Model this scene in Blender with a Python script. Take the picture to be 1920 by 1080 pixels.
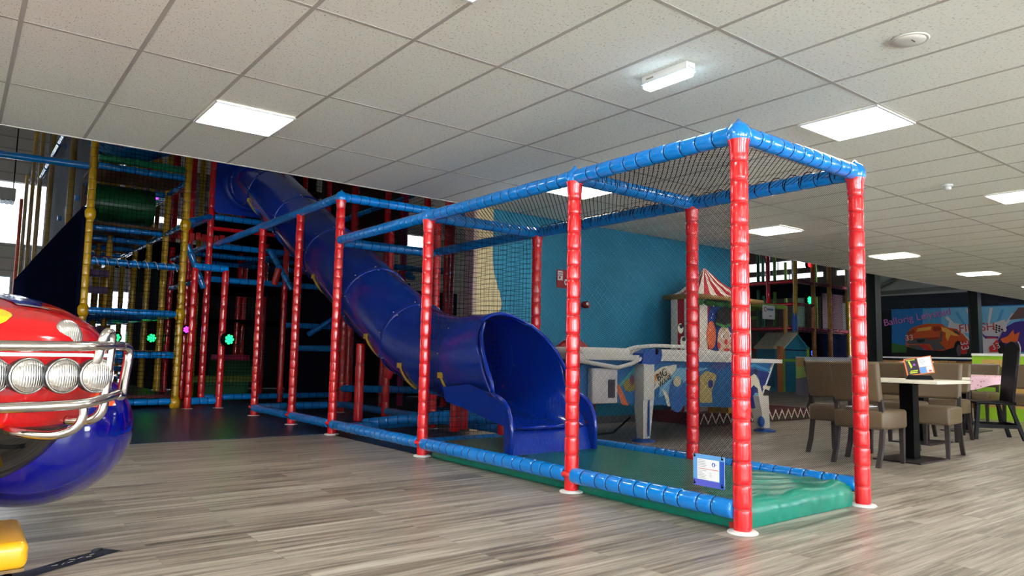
import bpy, bmesh, math, random
from mathutils import Vector, Matrix, Euler
random.seed(7)
for o in list(bpy.data.objects): bpy.data.objects.remove(o)
S = bpy.context.scene
COL = S.collection
R = math.radians; PI = math.pi

# ------------------------------------------------------------------ camera
EYE = Vector((0, 0, .91))
FPX, YAW, PITCH, ROLL = 1350.8, .65695, .09223, .01925
_f = Vector((math.sin(YAW)*math.cos(PITCH), math.cos(YAW)*math.cos(PITCH), math.sin(PITCH)))
_r0 = Vector((math.cos(YAW), -math.sin(YAW), 0)); _u0 = _r0.cross(_f)
_r = _r0*math.cos(ROLL)+_u0*math.sin(ROLL); _u = -_r0*math.sin(ROLL)+_u0*math.cos(ROLL)
cam = bpy.data.cameras.new('camera'); cam.sensor_width = 36; cam.lens = FPX/1920*36; cam.clip_end = 200; cam.clip_start = .05
co = bpy.data.objects.new('camera', cam); COL.objects.link(co); S.camera = co
co.matrix_world = Matrix(((_r.x, _u.x, -_f.x, EYE.x), (_r.y, _u.y, -_f.y, EYE.y), (_r.z, _u.z, -_f.z, EYE.z), (0, 0, 0, 1)))
def ray(px, py): return _r*((px-960)/FPX) - _u*((py-540)/FPX) + _f
def atY(px, py, Y): d = ray(px, py); return EYE + d*(Y/d.y)
def atX(px, py, X): d = ray(px, py); return EYE + d*(X/d.x)

# ------------------------------------------------------------------ exposure, world, lamps
S.view_settings.view_transform = 'Standard'; S.view_settings.look = 'None'
S.view_settings.gamma = 1; S.view_settings.use_curve_mapping = False
S.view_settings.exposure = 0.55
PANEL_E = 16.0      # ceiling light panels
SKY_E = 17.0         # daylight outside the windows
w = bpy.data.worlds.new('sky'); S.world = w; w.use_nodes = True
bgn = w.node_tree.nodes['Background']; bgn.inputs[0].default_value = (.86, .93, 1, 1); bgn.inputs[1].default_value = SKY_E
def portal(loc, rot, sx, sy):
    l = bpy.data.lights.new('window_portal', 'AREA'); l.shape = 'RECTANGLE'; l.size = sx; l.size_y = sy
    l.cycles.is_portal = True
    o = bpy.data.objects.new('window_portal', l); COL.objects.link(o); o.location = loc; o.rotation_euler = rot

CZ = 2.70           # low ceiling
CEY = 7.09          # where the low ceiling ends and the high hall begins

# ------------------------------------------------------------------ materials
def lin(c):
    return tuple(((x/255)/12.92 if x/255 <= .04045 else ((x/255+.055)/1.055)**2.4) for x in c[:3])+(1,)
class N:
    def __init__(s, name):
        s.m = bpy.data.materials.new(name); s.m.use_nodes = True; s.t = s.m.node_tree
        s.p = s.t.nodes['Principled BSDF']; s.out = s.t.nodes['Material Output']
    def n(s, kind, **kw):
        x = s.t.nodes.new(kind)
        for k, v in kw.items():
            if k.startswith('i_'):
                k = k[2:]; k = int(k) if k.isdigit() else k.replace('_', ' ')
                x.inputs[k].default_value = v
            else: setattr(x, k, v)
        return x
    def l(s, a, b): s.t.links.new(a, b)
    def ramp(s, fac, stops):
        r = s.n('ShaderNodeValToRGB'); e = r.color_ramp.elements
        while len(e) < len(stops): e.new(.5)
        for q, (p, c) in zip(e, stops): q.position = p; q.color = lin(c)
        s.l(fac, r.inputs[0]); return r.outputs[0]
MC = {}
def mat(name, c, rough=.5, metal=0, bump=0, bscale=60, coat=0, emit=0, var=0, spec=None, trans=0):
    if name in MC: return MC[name]
    a = N(name); p = a.p
    p.inputs['Base Color'].default_value = lin(c); p.inputs['Roughness'].default_value = rough; p.inputs['Metallic'].default_value = metal
    if coat: p.inputs['Coat Weight'].default_value = coat; p.inputs['Coat Roughness'].default_value = .06
    if spec is not None: p.inputs['Specular IOR Level'].default_value = spec
    if trans: p.inputs['Transmission Weight'].default_value = trans
    if emit: p.inputs['Emission Color'].default_value = lin(c); p.inputs['Emission Strength'].default_value = emit
    tc = a.n('ShaderNodeTexCoord')
    nz = a.n('ShaderNodeTexNoise', i_Scale=bscale, i_Detail=3.0); a.l(tc.outputs['Object'], nz.inputs['Vector'])
    if bump:
        b = a.n('ShaderNodeBump', i_Strength=bump, i_Distance=.01); a.l(nz.outputs[0], b.inputs['Height']); a.l(b.outputs[0], p.inputs['Normal'])
    v = var or .04
    mx = a.n('ShaderNodeMix', data_type='RGBA', blend_type='MULTIPLY'); mx.inputs[0].default_value = 1
    mx.inputs[6].default_value = lin(c)
    mr = a.n('ShaderNodeMapRange'); mr.inputs[3].default_value = 1-v; mr.inputs[4].default_value = 1+v
    nz2 = a.n('ShaderNodeTexNoise', i_Scale=5.0, i_Detail=4.0); a.l(tc.outputs['Object'], nz2.inputs['Vector'])
    a.l(nz2.outputs[0], mr.inputs[0]); a.l(mr.outputs[0], mx.inputs[7]); a.l(mx.outputs[2], p.inputs['Base Color'])
    MC[name] = a.m; return a.m

red = mat('red_vinyl', (220, 22, 30), .2, bump=.25, bscale=28, coat=.6)
blue = mat('blue_vinyl', (0, 130, 218), .16, bump=.2, bscale=28, coat=.7)
yellow = mat('yellow_vinyl', (206, 158, 10), .28, bump=.25, bscale=28, coat=.4)
green_v = mat('green_vinyl', (10, 128, 88), .3, bump=.2, bscale=25)
lime = mat('lime_vinyl', (140, 190, 60), .35)
tie_k = mat('black_tie', (4, 8, 40), .9, spec=.05)
tie_r = mat('dark_red_tie', (176, 16, 24), .4)
tie_y = mat('dark_yellow_tie', (130, 95, 12), .4)
slide_m = mat('slide_plastic', (0, 50, 172), .17, coat=.5, bump=.06, bscale=12)
white_p = mat('white_plastic', (232, 232, 230), .35)
steel = mat('polished_steel', (205, 200, 196), .16, 1)
black = mat('black_paint', (5, 5, 7), .45, spec=.12)
darkpad = mat('navy_padding', (12, 18, 36), 1.0, bump=.1, bscale=4, spec=0.0)
deck = mat('plywood_deck', (120, 82, 42), .7)
purple = mat('purple_pad', (74, 30, 92), .5)
leather = mat('taupe_leather', (98, 80, 58), .42, bump=.12, bscale=90)
darkwood = mat('dark_wood', (46, 38, 38), .5, bump=.1, bscale=80)

def netmat(name, period, frac, diag=False, wob=.0, color=(8, 9, 14)):
    a = N(name)
    uv = a.n('ShaderNodeUVMap'); vec = uv.outputs[0]
    if wob:
        nz = a.n('ShaderNodeTexNoise', i_Scale=2.3, i_Detail=1.0); a.l(vec, nz.inputs['Vector'])
        sc = a.n('ShaderNodeVectorMath', operation='SCALE'); a.l(nz.outputs['Color'], sc.inputs[0]); sc.inputs['Scale'].default_value = wob
        ad = a.n('ShaderNodeVectorMath', operation='ADD'); a.l(vec, ad.inputs[0]); a.l(sc.outputs[0], ad.inputs[1]); vec = ad.outputs[0]
    if diag:
        mp = a.n('ShaderNodeMapping'); mp.inputs['Rotation'].default_value = (0, 0, R(45)); a.l(vec, mp.inputs[0]); vec = mp.outputs[0]
    sx = a.n('ShaderNodeSeparateXYZ'); a.l(vec, sx.inputs[0])
    outs = []
    for k in (0, 1):
        d = a.n('ShaderNodeMath', operation='DIVIDE'); a.l(sx.outputs[k], d.inputs[0]); d.inputs[1].default_value = period
        f = a.n('ShaderNodeMath', operation='FRACT'); a.l(d.outputs[0], f.inputs[0])
        c = a.n('ShaderNodeMath', operation='LESS_THAN'); a.l(f.outputs[0], c.inputs[0]); c.inputs[1].default_value = frac
        outs.append(c.outputs[0])
    mx = a.n('ShaderNodeMath', operation='MAXIMUM'); a.l(outs[0], mx.inputs[0]); a.l(outs[1], mx.inputs[1])
    a.l(mx.outputs[0], a.p.inputs['Alpha'])
    a.p.inputs['Base Color'].default_value = lin(color); a.p.inputs['Roughness'].default_value = .9; a.p.inputs['Specular IOR Level'].default_value = 0.02
    return a.m
net_fine = netmat('fine_black_net', .0095, .2, True)
net_coarse = netmat('coarse_black_net', .05, .075, False, .05)
net_top = netmat('knotted_black_net', .03, .17, True, .02)
net_far = netmat('wide_black_net', .06, .09, False, .04)

# ------------------------------------------------------------------ mesh helpers
def tag(o, label=None, cat=None, group=None, kind=None):
    if label: o['label'] = label
    if cat: o['category'] = cat
    if group: o['group'] = group
    if kind: o['kind'] = kind
    return o
def link(name, me, parent=None, loc=None, label=None):
    o = bpy.data.objects.new(name, me); COL.objects.link(o)
    if parent: o.parent = parent
    if loc is not None: o.location = loc
    if label: o['label'] = label
    return o
def thing(name, label, cat, loc=(0, 0, 0), rz=0, group=None):
    o = link(name, None); o.location = loc; o.rotation_euler = (0, 0, rz); o.empty_display_size = .1
    return tag(o, label, cat, group)
class B:
    """collects shapes and links them as one mesh object"""
    def __init__(s): s.bm = bmesh.new(); s.uv = s.bm.loops.layers.uv.new('UVMap'); s.mi = 0; s.mats = []
    def use(s, m):
        if m not in s.mats: s.mats.append(m)
        s.mi = s.mats.index(m); return s
    def _fin(s, faces, smooth=False):
        for f in faces: f.material_index = s.mi; f.smooth = smooth
    def box(s, c, d, rot=None, bev=0, seg=2, taper=1):
        r = bmesh.ops.create_cube(s.bm, size=1)
        vs = r['verts']
        for v in vs:
            t = taper if v.co.z < 0 else 1
            v.co = Vector((v.co.x*d[0]*t, v.co.y*d[1]*t, v.co.z*d[2]))
        fs = list({f for v in vs for f in v.link_faces})
        if bev:
            es = list({e for v in vs for e in v.link_edges})
            rr = bmesh.ops.bevel(s.bm, geom=es, offset=bev, segments=seg, affect='EDGES', profile=.5)
            vs = list({v for f in rr['faces'] for v in f.verts} | {v for v in vs if v.is_valid}); fs = list({f for v in vs for f in v.link_faces})
        M = Matrix.Translation(Vector(c))
        if rot is not None: M = M @ (rot if isinstance(rot, Matrix) else Euler(rot).to_matrix().to_4x4())
        bmesh.ops.transform(s.bm, matrix=M, verts=vs); s._fin(fs, bool(bev)); return vs
    def quad(s, pts, uvs=None):
        vs = [s.bm.verts.new(p) for p in pts]; f = s.bm.faces.new(vs); s._fin([f])
        if uvs:
            for l, u in zip(f.loops, uvs): l[s.uv].uv = u
        return f
    def grid(s, fn, nu, nv, closeu=False, smooth=True, flip=False):
        V = [[s.bm.verts.new(fn(i/nu, j/nv)) for j in range(nv+1)] for i in range(nu if closeu else nu+1)]
        fs = []
        for i in range(nu):
            for j in range(nv):
                a, b = V[i], V[(i+1) % len(V)]
                q = [a[j], b[j], b[j+1], a[j+1]]
                if flip: q.reverse()
                try: fs.append(s.bm.faces.new(q))
                except ValueError: pass
        s._fin(fs, smooth); return V
    def tube(s, pts, r, seg=12, cap=True, closed=False, rfn=None):
        pts = [Vector(p) for p in pts]; n = len(pts); rings = []
        up = None
        for i, p in enumerate(pts):
            if closed: t = pts[(i+1) % n]-pts[i-1]
            else: t = pts[min(i+1, n-1)]-pts[max(i-1, 0)]
            t.normalize()
            if up is None:
                up = Vector((0, 0, 1)) if abs(t.z) < .9 else Vector((1, 0, 0))
            a = t.cross(up).normalized(); up = a.cross(t).normalized()
            rr = rfn(i) if rfn else (r[i] if isinstance(r, (list, tuple)) else r)
            rings.append([s.bm.verts.new(p+(a*math.cos(k*2*PI/seg)+up*math.sin(k*2*PI/seg))*rr) for k in range(seg)])
        fs = []
        for i in range(n if closed else n-1):
            A, C = rings[i], rings[(i+1) % n]
            for k in range(seg): fs.append(s.bm.faces.new((A[k], A[(k+1) % seg], C[(k+1) % seg], C[k])))
        s._fin(fs, True)
        if cap and not closed:
            s._fin([s.bm.faces.new(list(reversed(rings[0]))), s.bm.faces.new(rings[-1])])
    def lathe(s, prof, c=(0, 0, 0), seg=24, axis='Z', smooth=True, caps=True):
        def P(r, h, k):
            a = k*2*PI/seg; x, y = r*math.cos(a), r*math.sin(a)
            v = (x, y, h) if axis == 'Z' else ((x, h, y) if axis == 'Y' else (h, x, y))
            return Vector(v)+Vector(c)
        rings = [[s.bm.verts.new(P(r, h, k)) for k in range(seg)] for r, h in prof]
        fs = []
        for A, C in zip(rings, rings[1:]):
            for k in range(seg): fs.append(s.bm.faces.new((A[k], A[(k+1) % seg], C[(k+1) % seg], C[k])))
        s._fin(fs, smooth)
        if caps: s._fin([s.bm.faces.new(rings[0]), s.bm.faces.new(rings[-1])])
    def prism(s, pts, vec, smooth=False):
        vec = Vector(vec); A = [s.bm.verts.new(p) for p in pts]; C = [s.bm.verts.new(Vector(p)+vec) for p in pts]
        n = len(A); fs = [s.bm.faces.new(A), s.bm.faces.new(list(reversed(C)))]
        for k in range(n): fs.append(s.bm.faces.new((A[k], C[k], C[(k+1) % n], A[(k+1) % n])))
        s._fin(fs, smooth)
    def ball(s, c, rad, su=20, sv=12):
        c = Vector(c); rad = Vector(rad if hasattr(rad, '__len__') else (rad,)*3)
        r = bmesh.ops.create_uvsphere(s.bm, u_segments=su, v_segments=sv, radius=1)
        for v in r['verts']: v.co = Vector((v.co.x*rad.x, v.co.y*rad.y, v.co.z*rad.z))+c
        s._fin(list({f for v in r['verts'] for f in v.link_faces}), True)
    def mesh(s, name):
        bmesh.ops.recalc_face_normals(s.bm, faces=s.bm.faces)
        me = bpy.data.meshes.new(name); s.bm.to_mesh(me); s.bm.free()
        for m in s.mats: me.materials.append(m)
        return me
    def build(s, name, parent=None, loc=None, label=None): return link(name, s.mesh(name), parent, loc, label)
def obj1(name, m, fn, parent=None, loc=None, label=None):
    b = B(); b.use(m); fn(b); return b.build(name, parent, loc, label)
def struct(o): o['kind'] = 'structure'; return o
def boxobj(name, m, lo, hi, parent=None, bev=0, label=None):
    lo = Vector(lo); hi = Vector(hi); c = (lo+hi)/2
    return obj1(name, m, lambda b: b.box((0, 0, 0), hi-lo, bev=bev), parent, c, label)
def text_mesh(txt, size, m, M, name, parent=None, ext=.0015, align='CENTER'):
    cu = bpy.data.curves.new(name, 'FONT'); cu.body = txt; cu.size = size; cu.extrude = ext; cu.align_x = align; cu.align_y = 'CENTER'
    o = bpy.data.objects.new(name, cu); COL.objects.link(o)
    dg = bpy.context.evaluated_depsgraph_get(); dg.update()
    me = bpy.data.meshes.new_from_object(o.evaluated_get(dg)); bpy.data.objects.remove(o)
    me.materials.clear(); me.materials.append(m); me.transform(M)
    return link(name, me, parent)
def copy_tree(o, parent=None):
    c = o.copy(); COL.objects.link(c)
    if parent: c.parent = parent
    for ch in [x for x in bpy.data.objects if x.parent == o]: copy_tree(ch, c)
    return c

# padded tube along +Z, reused through a cache
PADC = {}
def pad_mesh(L, r, seg, m, mt, hi=True, seed=0):
    key = (round(L, 2), r, seg, m.name, hi)
    if key in PADC: return PADC[key]
    rnd = random.Random(seed+int(L*100))
    n = max(1, round(L/seg)); b = B(); b.use(m)
    ns = 24 if hi else 12
    cuts = [0]
    for i in range(1, n): cuts.append((i+rnd.uniform(-.12, .12))*L/n)
    cuts.append(L)
    rows = []
    for i in range(n):
        a, c = cuts[i], cuts[i+1]
        ts = (.0, .05, .14, .3, .7, .86, .95) if hi else (.0, .08, .5, .92)
        for t in ts: rows.append((a+(c-a)*t, t, i))
    rows.append((L, 0, n))
    V = []
    for z, t, i in rows:
        d = min(t, 1-t) if t else 0
        f = 1-.12*math.exp(-d*20)
        ring = []
        for k in range(ns):
            an = k*2*PI/ns; wr = 0
            if hi: wr = .03*math.exp(-abs(d-.1)*10)*math.sin(an*7+i*2.3+math.sin(an*3+i)*2) + .012*math.sin(an*2+i*1.7)
            rr = r*(f+wr*(1 if d > 0 else 0))
            ring.append(b.bm.verts.new((rr*math.cos(an), rr*math.sin(an), z)))
        V.append(ring)
    fs = []
    for A, C in zip(V, V[1:]):
        for k in range(ns): fs.append(b.bm.faces.new((A[k], A[(k+1) % ns], C[(k+1) % ns], C[k])))
    b._fin(fs, True)
    b._fin([b.bm.faces.new(V[0]), b.bm.faces.new(V[-1])])
    b.use(mt)
    for z in cuts[1:-1]:
        b.lathe([(r*.85, z-.0055), (r*.92, z-.004), (r*.94, z), (r*.92, z+.004), (r*.85, z+.0055)], seg=ns, caps=False)
    PADC[key] = b.mesh('padding'); return PADC[key]
def pad(name, p0, p1, r, seg, m, mt, parent, hi=True, label=None):
    p0, p1 = Vector(p0), Vector(p1); d = p1-p0
    o = link(name, pad_mesh(d.length, r, seg, m, mt, hi), parent, p0, label)
    o.rotation_euler = d.to_track_quat('Z', 'Y').to_euler(); return o
def net(name, pts, m, parent, label=None, sag=0, n=10):
    """a hung net between four corners, UVs in metres"""
    P = [Vector(p) for p in pts]; U = (P[1]-P[0]).length; V = (P[3]-P[0]).length
    b = B(); b.use(m); nrm = (P[1]-P[0]).cross(P[3]-P[0]).normalized()
    for i in range(n):
        for j in range(n):
            q = []; uv = []
            for (a, c) in ((i, j), (i+1, j), (i+1, j+1), (i, j+1)):
                s, t = a/n, c/n
                p = P[0]*(1-s)*(1-t)+P[1]*s*(1-t)+P[2]*s*t+P[3]*(1-s)*t
                p = p+nrm*sag*math.sin(PI*s)*math.sin(PI*t); q.append(p); uv.append((s*U, t*V))
            b.quad(q, uv)
    bmesh.ops.remove_doubles(b.bm, verts=b.bm.verts, dist=1e-5)
    return b.build(name, parent, label=label)

# ------------------------------------------------------------------ setting: floor
def wood_floor():
    a = N('grey_oak_vinyl'); p = a.p
    tc = a.n('ShaderNodeTexCoord'); ob = tc.outputs['Object']
    br = a.n('ShaderNodeTexBrick', offset=.37, offset_frequency=2); br.inputs['Scale'].default_value = 1
    br.inputs['Brick Width'].default_value = 1.22; br.inputs['Row Height'].default_value = .185
    br.inputs['Mortar Size'].default_value = .0012; br.inputs['Mortar Smooth'].default_value = .4
    br.inputs['Color1'].default_value = (0, 0, 0, 1); br.inputs['Color2'].default_value = (1, 1, 1, 1); br.inputs['Mortar'].default_value = (.5, .5, .5, 1)
    a.l(ob, br.inputs['Vector'])
    off = a.n('ShaderNodeVectorMath', operation='SCALE'); a.l(br.outputs['Color'], off.inputs[0]); off.inputs['Scale'].default_value = 13.7
    ad = a.n('ShaderNodeVectorMath', operation='ADD'); a.l(ob, ad.inputs[0]); a.l(off.outputs[0], ad.inputs[1])
    def streak(sx, sy, det, rg):
        mp = a.n('ShaderNodeMapping'); mp.inputs['Scale'].default_value = (sx, sy, 1); a.l(ad.outputs[0], mp.inputs[0])
        nz = a.n('ShaderNodeTexNoise', i_Scale=1.0, i_Detail=det, i_Roughness=rg); nz.inputs['Distortion'].default_value = .35
        a.l(mp.outputs[0], nz.inputs['Vector']); return nz.outputs[0]
    s1 = streak(1.1, 26, 6.0, .62); s2 = streak(4, 130, 4.0, .7); s3 = streak(.5, 5, 3.0, .5)
    m1 = a.n('ShaderNodeMath', operation='MULTIPLY'); a.l(s1, m1.inputs[0]); m1.inputs[1].default_value = .55
    m2 = a.n('ShaderNodeMath', operation='MULTIPLY_ADD'); a.l(s2, m2.inputs[0]); m2.inputs[1].default_value = .25; a.l(m1.outputs[0], m2.inputs[2])
    m3 = a.n('ShaderNodeMath', operation='MULTIPLY_ADD'); a.l(s3, m3.inputs[0]); m3.inputs[1].default_value = .2; a.l(m2.outputs[0], m3.inputs[2])
    m4 = a.n('ShaderNodeMath', operation='MULTIPLY_ADD'); a.l(br.outputs['Color'], m4.inputs[0]); m4.inputs[1].default_value = .05; a.l(m3.outputs[0], m4.inputs[2])
    c = a.ramp(m4.outputs[0], [(.37, (78, 71, 62)), (.46, (118, 108, 96)), (.53, (152, 142, 128)), (.64, (188, 181, 168))])
    mx = a.n('ShaderNodeMix', data_type='RGBA', blend_type='MULTIPLY'); mx.inputs[0].default_value = 1
    a.l(c, mx.inputs[6]); mr = a.n('ShaderNodeMapRange'); a.l(br.outputs['Fac'], mr.inputs[0]); mr.inputs[3].default_value = 1; mr.inputs[4].default_value = .6
    a.l(mr.outputs[0], mx.inputs[7]); a.l(mx.outputs[2], p.inputs['Base Color'])
    rr = a.n('ShaderNodeMapRange'); a.l(s1, rr.inputs[0]); rr.inputs[3].default_value = .3; rr.inputs[4].default_value = .46; a.l(rr.outputs[0], p.inputs['Roughness'])
    b = a.n('ShaderNodeBump', i_Strength=.12, i_Distance=.002); a.l(s2, b.inputs['Height']); a.l(b.outputs[0], p.inputs['Normal'])
    return a.m
struct(obj1('floor', wood_floor(), lambda b: b.box((13, 13.5, -.05), (42, 39, .1))))
rub = N('dark_rubber_mat')
tc = rub.n('ShaderNodeTexCoord'); nz = rub.n('ShaderNodeTexNoise', i_Scale=9.0, i_Detail=8.0, i_Roughness=.7); rub.l(tc.outputs['Object'], nz.inputs['Vector'])
rub.l(rub.ramp(nz.outputs[0], [(.3, (24, 30, 46)), (.7, (52, 60, 78))]), rub.p.inputs['Base Color']); rub.p.inputs['Roughness'].default_value = .34
def mat_floor(b):
    b.prism([(-7.9, 7.6, 0), (3.36, 7.6, 0), (3.36, 5.72, 0), (4.7, 5.72, 0), (4.7, 7.6, 0), (19.5, 12.6, 0), (19.5, 31.9, 0), (-7.9, 31.9, 0)], (0, 0, .006))
tag(obj1('rubber_floor_mat', rub.m, mat_floor), 'dark blue-grey rubber matting laid under the climbing frame and tube slide', 'floor mat')

# ------------------------------------------------------------------ setting: low ceiling
def tile_ceiling():
    a = N('mineral_ceiling_tile'); p = a.p
    tc = a.n('ShaderNodeTexCoord'); ob = tc.outputs['Object']
    nz = a.n('ShaderNodeTexNoise', i_Scale=110.0, i_Detail=1.0); mp = a.n('ShaderNodeMapping'); mp.inputs['Scale'].default_value = (1, .45, 1)
    a.l(ob, mp.inputs[0]); a.l(mp.outputs[0], nz.inputs['Vector'])
    sp = a.ramp(nz.outputs[0], [(.0, (236, 237, 226)), (.62, (236, 237, 226)), (.7, (190, 186, 170)), (1, (170, 164, 146))])
    a.l(sp, p.inputs['Base Color']); p.inputs['Roughness'].default_value = .9
    b = a.n('ShaderNodeBump', i_Strength=.1, i_Distance=.002, invert=True); a.l(nz.outputs[0], b.inputs['Height']); a.l(b.outputs[0], p.inputs['Normal'])
    return a.m
struct(obj1('ceiling', tile_ceiling(), lambda b: b.box((10.2, 1.1, CZ+.12), (28.4, 12.0, .24))))
def tbars(b):
    x = .1704-.6*6
    while x < 24.3:
        b.box((x, 1.15, CZ-.0005), (.024, 11.9, .003)); x += .6
    y = 4.722-1.2*7
    while y < CEY: b.box((10.2, y, CZ-.0007), (28.4, .024, .003)); y += 1.2
struct(obj1('trim_1', mat('grey_ceiling_bar', (176, 172, 162), .7), tbars))
struct(boxobj('trim_2', mat('white_edge_trim', (196, 193, 186), .7), (-4, CEY, CZ-.006), (24.4, CEY+.02, CZ+.25)))

led = mat('led_diffuser', (255, 250, 238), .5, emit=PANEL_E)
def panel(x, y, lab, first=[None]):
    if first[0] is None:
        t = thing('ceiling_light', lab, 'ceiling light', (x, y, CZ-.006), 0, 'square ceiling light panels')
        obj1('diffuser', led, lambda b: b.box((0, 0, -.004), (.565, .565, .008)), t)
        def fr(b):
            for s in (-1, 1):
                b.box((s*.292, 0, -.005), (.014, .598, .014)); b.box((0, s*.292, -.005), (.598, .014, .014))
        obj1('frame', white_p, fr, t); first[0] = t; return t
    t = copy_tree(first[0]); t.location = (x, y, CZ-.006); t['label'] = lab; return t
for x, y, lab in [(1.67, 5.62, 'square ceiling light panel above the blue tube slide, at far left of the low ceiling'),
                  (5.27, 5.62, 'square ceiling light panel seen through the top net of the play cage'),
                  (8.87, 5.62, 'square ceiling light panel seen through the cage side net, in front of the circus booth'),
                  (12.47, 5.62, 'square ceiling light panel just right of the cage end post, midway along the ceiling'),
                  (16.07, 5.62, 'square ceiling light panel small and far, above the racing car banner'),
                  (19.67, 5.62, 'farthest square ceiling light panel, at the right edge above the purple car of the banner'),
                  (5.27, 2.62, 'large near square ceiling light panel above the open end of the play cage'),
                  (8.87, 2.62, 'square ceiling light panel at the right edge of the picture beyond the smoke detector'),
                  (12.47, 2.62, 'square ceiling light panel over the far dining tables'),
                  (1.67, 2.62, 'square ceiling light panel over the bare floor before the play cage'),
                  (-1.93, 2.62, 'square ceiling light panel left of the ride car'),
                  (1.67, -.38, 'square ceiling light panel above the photographer'),
                  (5.27, -.38, 'square ceiling light panel behind the photographer to the right'),
                  (8.87, -.38, 'square ceiling light panel over the dining floor'),
                  (16.07, 2.62, 'square ceiling light panel over the floor before the lime printed panel'),
                  (19.67, 2.62, 'square ceiling light panel nearest the banner wall, right of the picture'),
                  (23.27, 5.62, 'square ceiling light panel right before the racing banner'), (23.27, 2.62, 'square ceiling light panel before the right end of the racing banner')]:
    panel(x, y, lab)

# emergency light
t = thing('emergency_light', 'white emergency light box with clear ribbed cover lit cool white, fixed to ceiling', 'emergency light', (3.42, 2.88, CZ))
t.rotation_euler = (0, 0, R(-12)*0)
def eb(b):
    b.box((0, 0, -.025), (.085, .36, .05), bev=.006); b.box((0, .185, -.022), (.05, .012, .03)); b.box((0, -.185, -.022), (.05, .012, .03))
obj1('housing', white_p, eb, t)
obj1('lit_cover', mat('cool_led_cover', (214, 238, 255), .2, emit=14), lambda b: b.box((0, 0, -.066), (.08, .35, .032), bev=.012), t)
def ebr(b):
    for k in range(22): b.box((-.041, -.14+k*.0135, -.062), (.003, .004, .014))
    b.box((0, 0, -.05), (.094, .372, .005), bev=.002)
obj1('ribbed_rim', mat('clear_rim', (190, 215, 228), .15), ebr, t)
obj1('printed_mark', mat('grey_print', (150, 150, 140), .6), lambda b: b.box((-.0435, .11, -.026), (.001, .06, .010)), t)
# smoke detector
t = thing('smoke_detector', 'small white domed smoke detector hanging under the ceiling right of the cage', 'smoke detector', (7.79, 2.97, CZ-.005))
obj1('base', white_p, lambda b: b.lathe([(.052, 0), (.054, -.012), (.05, -.022)], seg=28), t)
obj1('sensor', mat('detector_grey', (205, 205, 200), .4), lambda b: b.lathe([(.04, -.02), (.036, -.034), (.036, -.044), (.03, -.056), (.012, -.06)], seg=28), t)
# round ceiling speaker
t = thing('ceiling_speaker', 'round white ceiling speaker plate flush with a tile, upper right', 'speaker', (4.08, 1.72, CZ-.003))
obj1('rim', mat('speaker_white', (214, 210, 200), .5), lambda b: b.lathe([(.085, 0), (.098, -.001), (.1, -.006), (.094, -.011), (.086, -.009)], seg=40), t)
obj1('cover', mat('speaker_cover', (222, 218, 209), .6), lambda b: b.lathe([(.086, -.004), (.08, -.012), (.0401, -.015), (.001, -.016)], seg=40), t)
obj1('slot', mat('slot_dark', (90, 86, 80), .6), lambda b: b.box((0, -.02, -.0165), (.04, .006, .002)), t)

# ------------------------------------------------------------------ setting: walls
def wall_blue():
    a = N('painted_blue_wall'); p = a.p
    tc = a.n('ShaderNodeTexCoord'); sx = a.n('ShaderNodeSeparateXYZ'); a.l(tc.outputs['Object'], sx.inputs[0])
    nz = a.n('ShaderNodeTexNoise', i_Scale=2.2, i_Detail=6.0); a.l(tc.outputs['Object'], nz.inputs['Vector'])
    # the unpainted cream strip at the left end bulges out with a ragged edge at head height
    g = a.n('ShaderNodeMath', operation='SUBTRACT'); a.l(sx.outputs[2], g.inputs[0]); g.inputs[1].default_value = 1.55
    g2 = a.n('ShaderNodeMath', operation='POWER'); ab = a.n('ShaderNodeMath', operation='ABSOLUTE'); a.l(g.outputs[0], ab.inputs[0]); a.l(ab.outputs[0], g2.inputs[0]); g2.inputs[1].default_value = 2
    g3 = a.n('ShaderNodeMath', operation='MULTIPLY'); a.l(g2.outputs[0], g3.inputs[0]); g3.inputs[1].default_value = -14
    g4 = a.n('ShaderNodeMath', operation='EXPONENT'); a.l(g3.outputs[0], g4.inputs[0])
    g5 = a.n('ShaderNodeMath', operation='MULTIPLY'); a.l(g4.outputs[0], g5.inputs[0]); a.l(nz.outputs[0], g5.inputs[1])
    g6 = a.n('ShaderNodeMath', operation='MULTIPLY_ADD'); a.l(g5.outputs[0], g6.inputs[0]); g6.inputs[1].default_value = .34; g6.inputs[2].default_value = 5.16
    lt = a.n('ShaderNodeMath', operation='LESS_THAN'); a.l(sx.outputs[0], lt.inputs[0]); a.l(g6.outputs[0], lt.inputs[1])
    cv = a.n('ShaderNodeMix', data_type='RGBA'); a.l(lt.outputs[0], cv.inputs[0])
    a.l(a.ramp(nz.outputs[0], [(.3, (30, 126, 160)), (.7, (38, 138, 172))]), cv.inputs[6]); cv.inputs[7].default_value = lin((214, 196, 150))
    a.l(cv.outputs[2], p.inputs['Base Color']); p.inputs['Roughness'].default_value = .6
    return a.m
def wb(b): b.box((0, 0, 0), (1, 1, 1))
b = B(); b.use(wall_blue()); b.box(((4.91+10.35)/2, CEY+.1, CZ/2), (10.35-4.91, .2, CZ)); struct(b.build('wall_middle'))
struct(boxobj('trim_3', mat('pink_reveal', (176, 150, 146), .6), (4.87, CEY-.003, 0), (4.915, CEY+.2, CZ)))
struct(boxobj('baseboard_middle', mat('grey_skirting', (96, 98, 100), .5), (5.0, CEY-.012, 0), (10.35, CEY, .1)))

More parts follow.
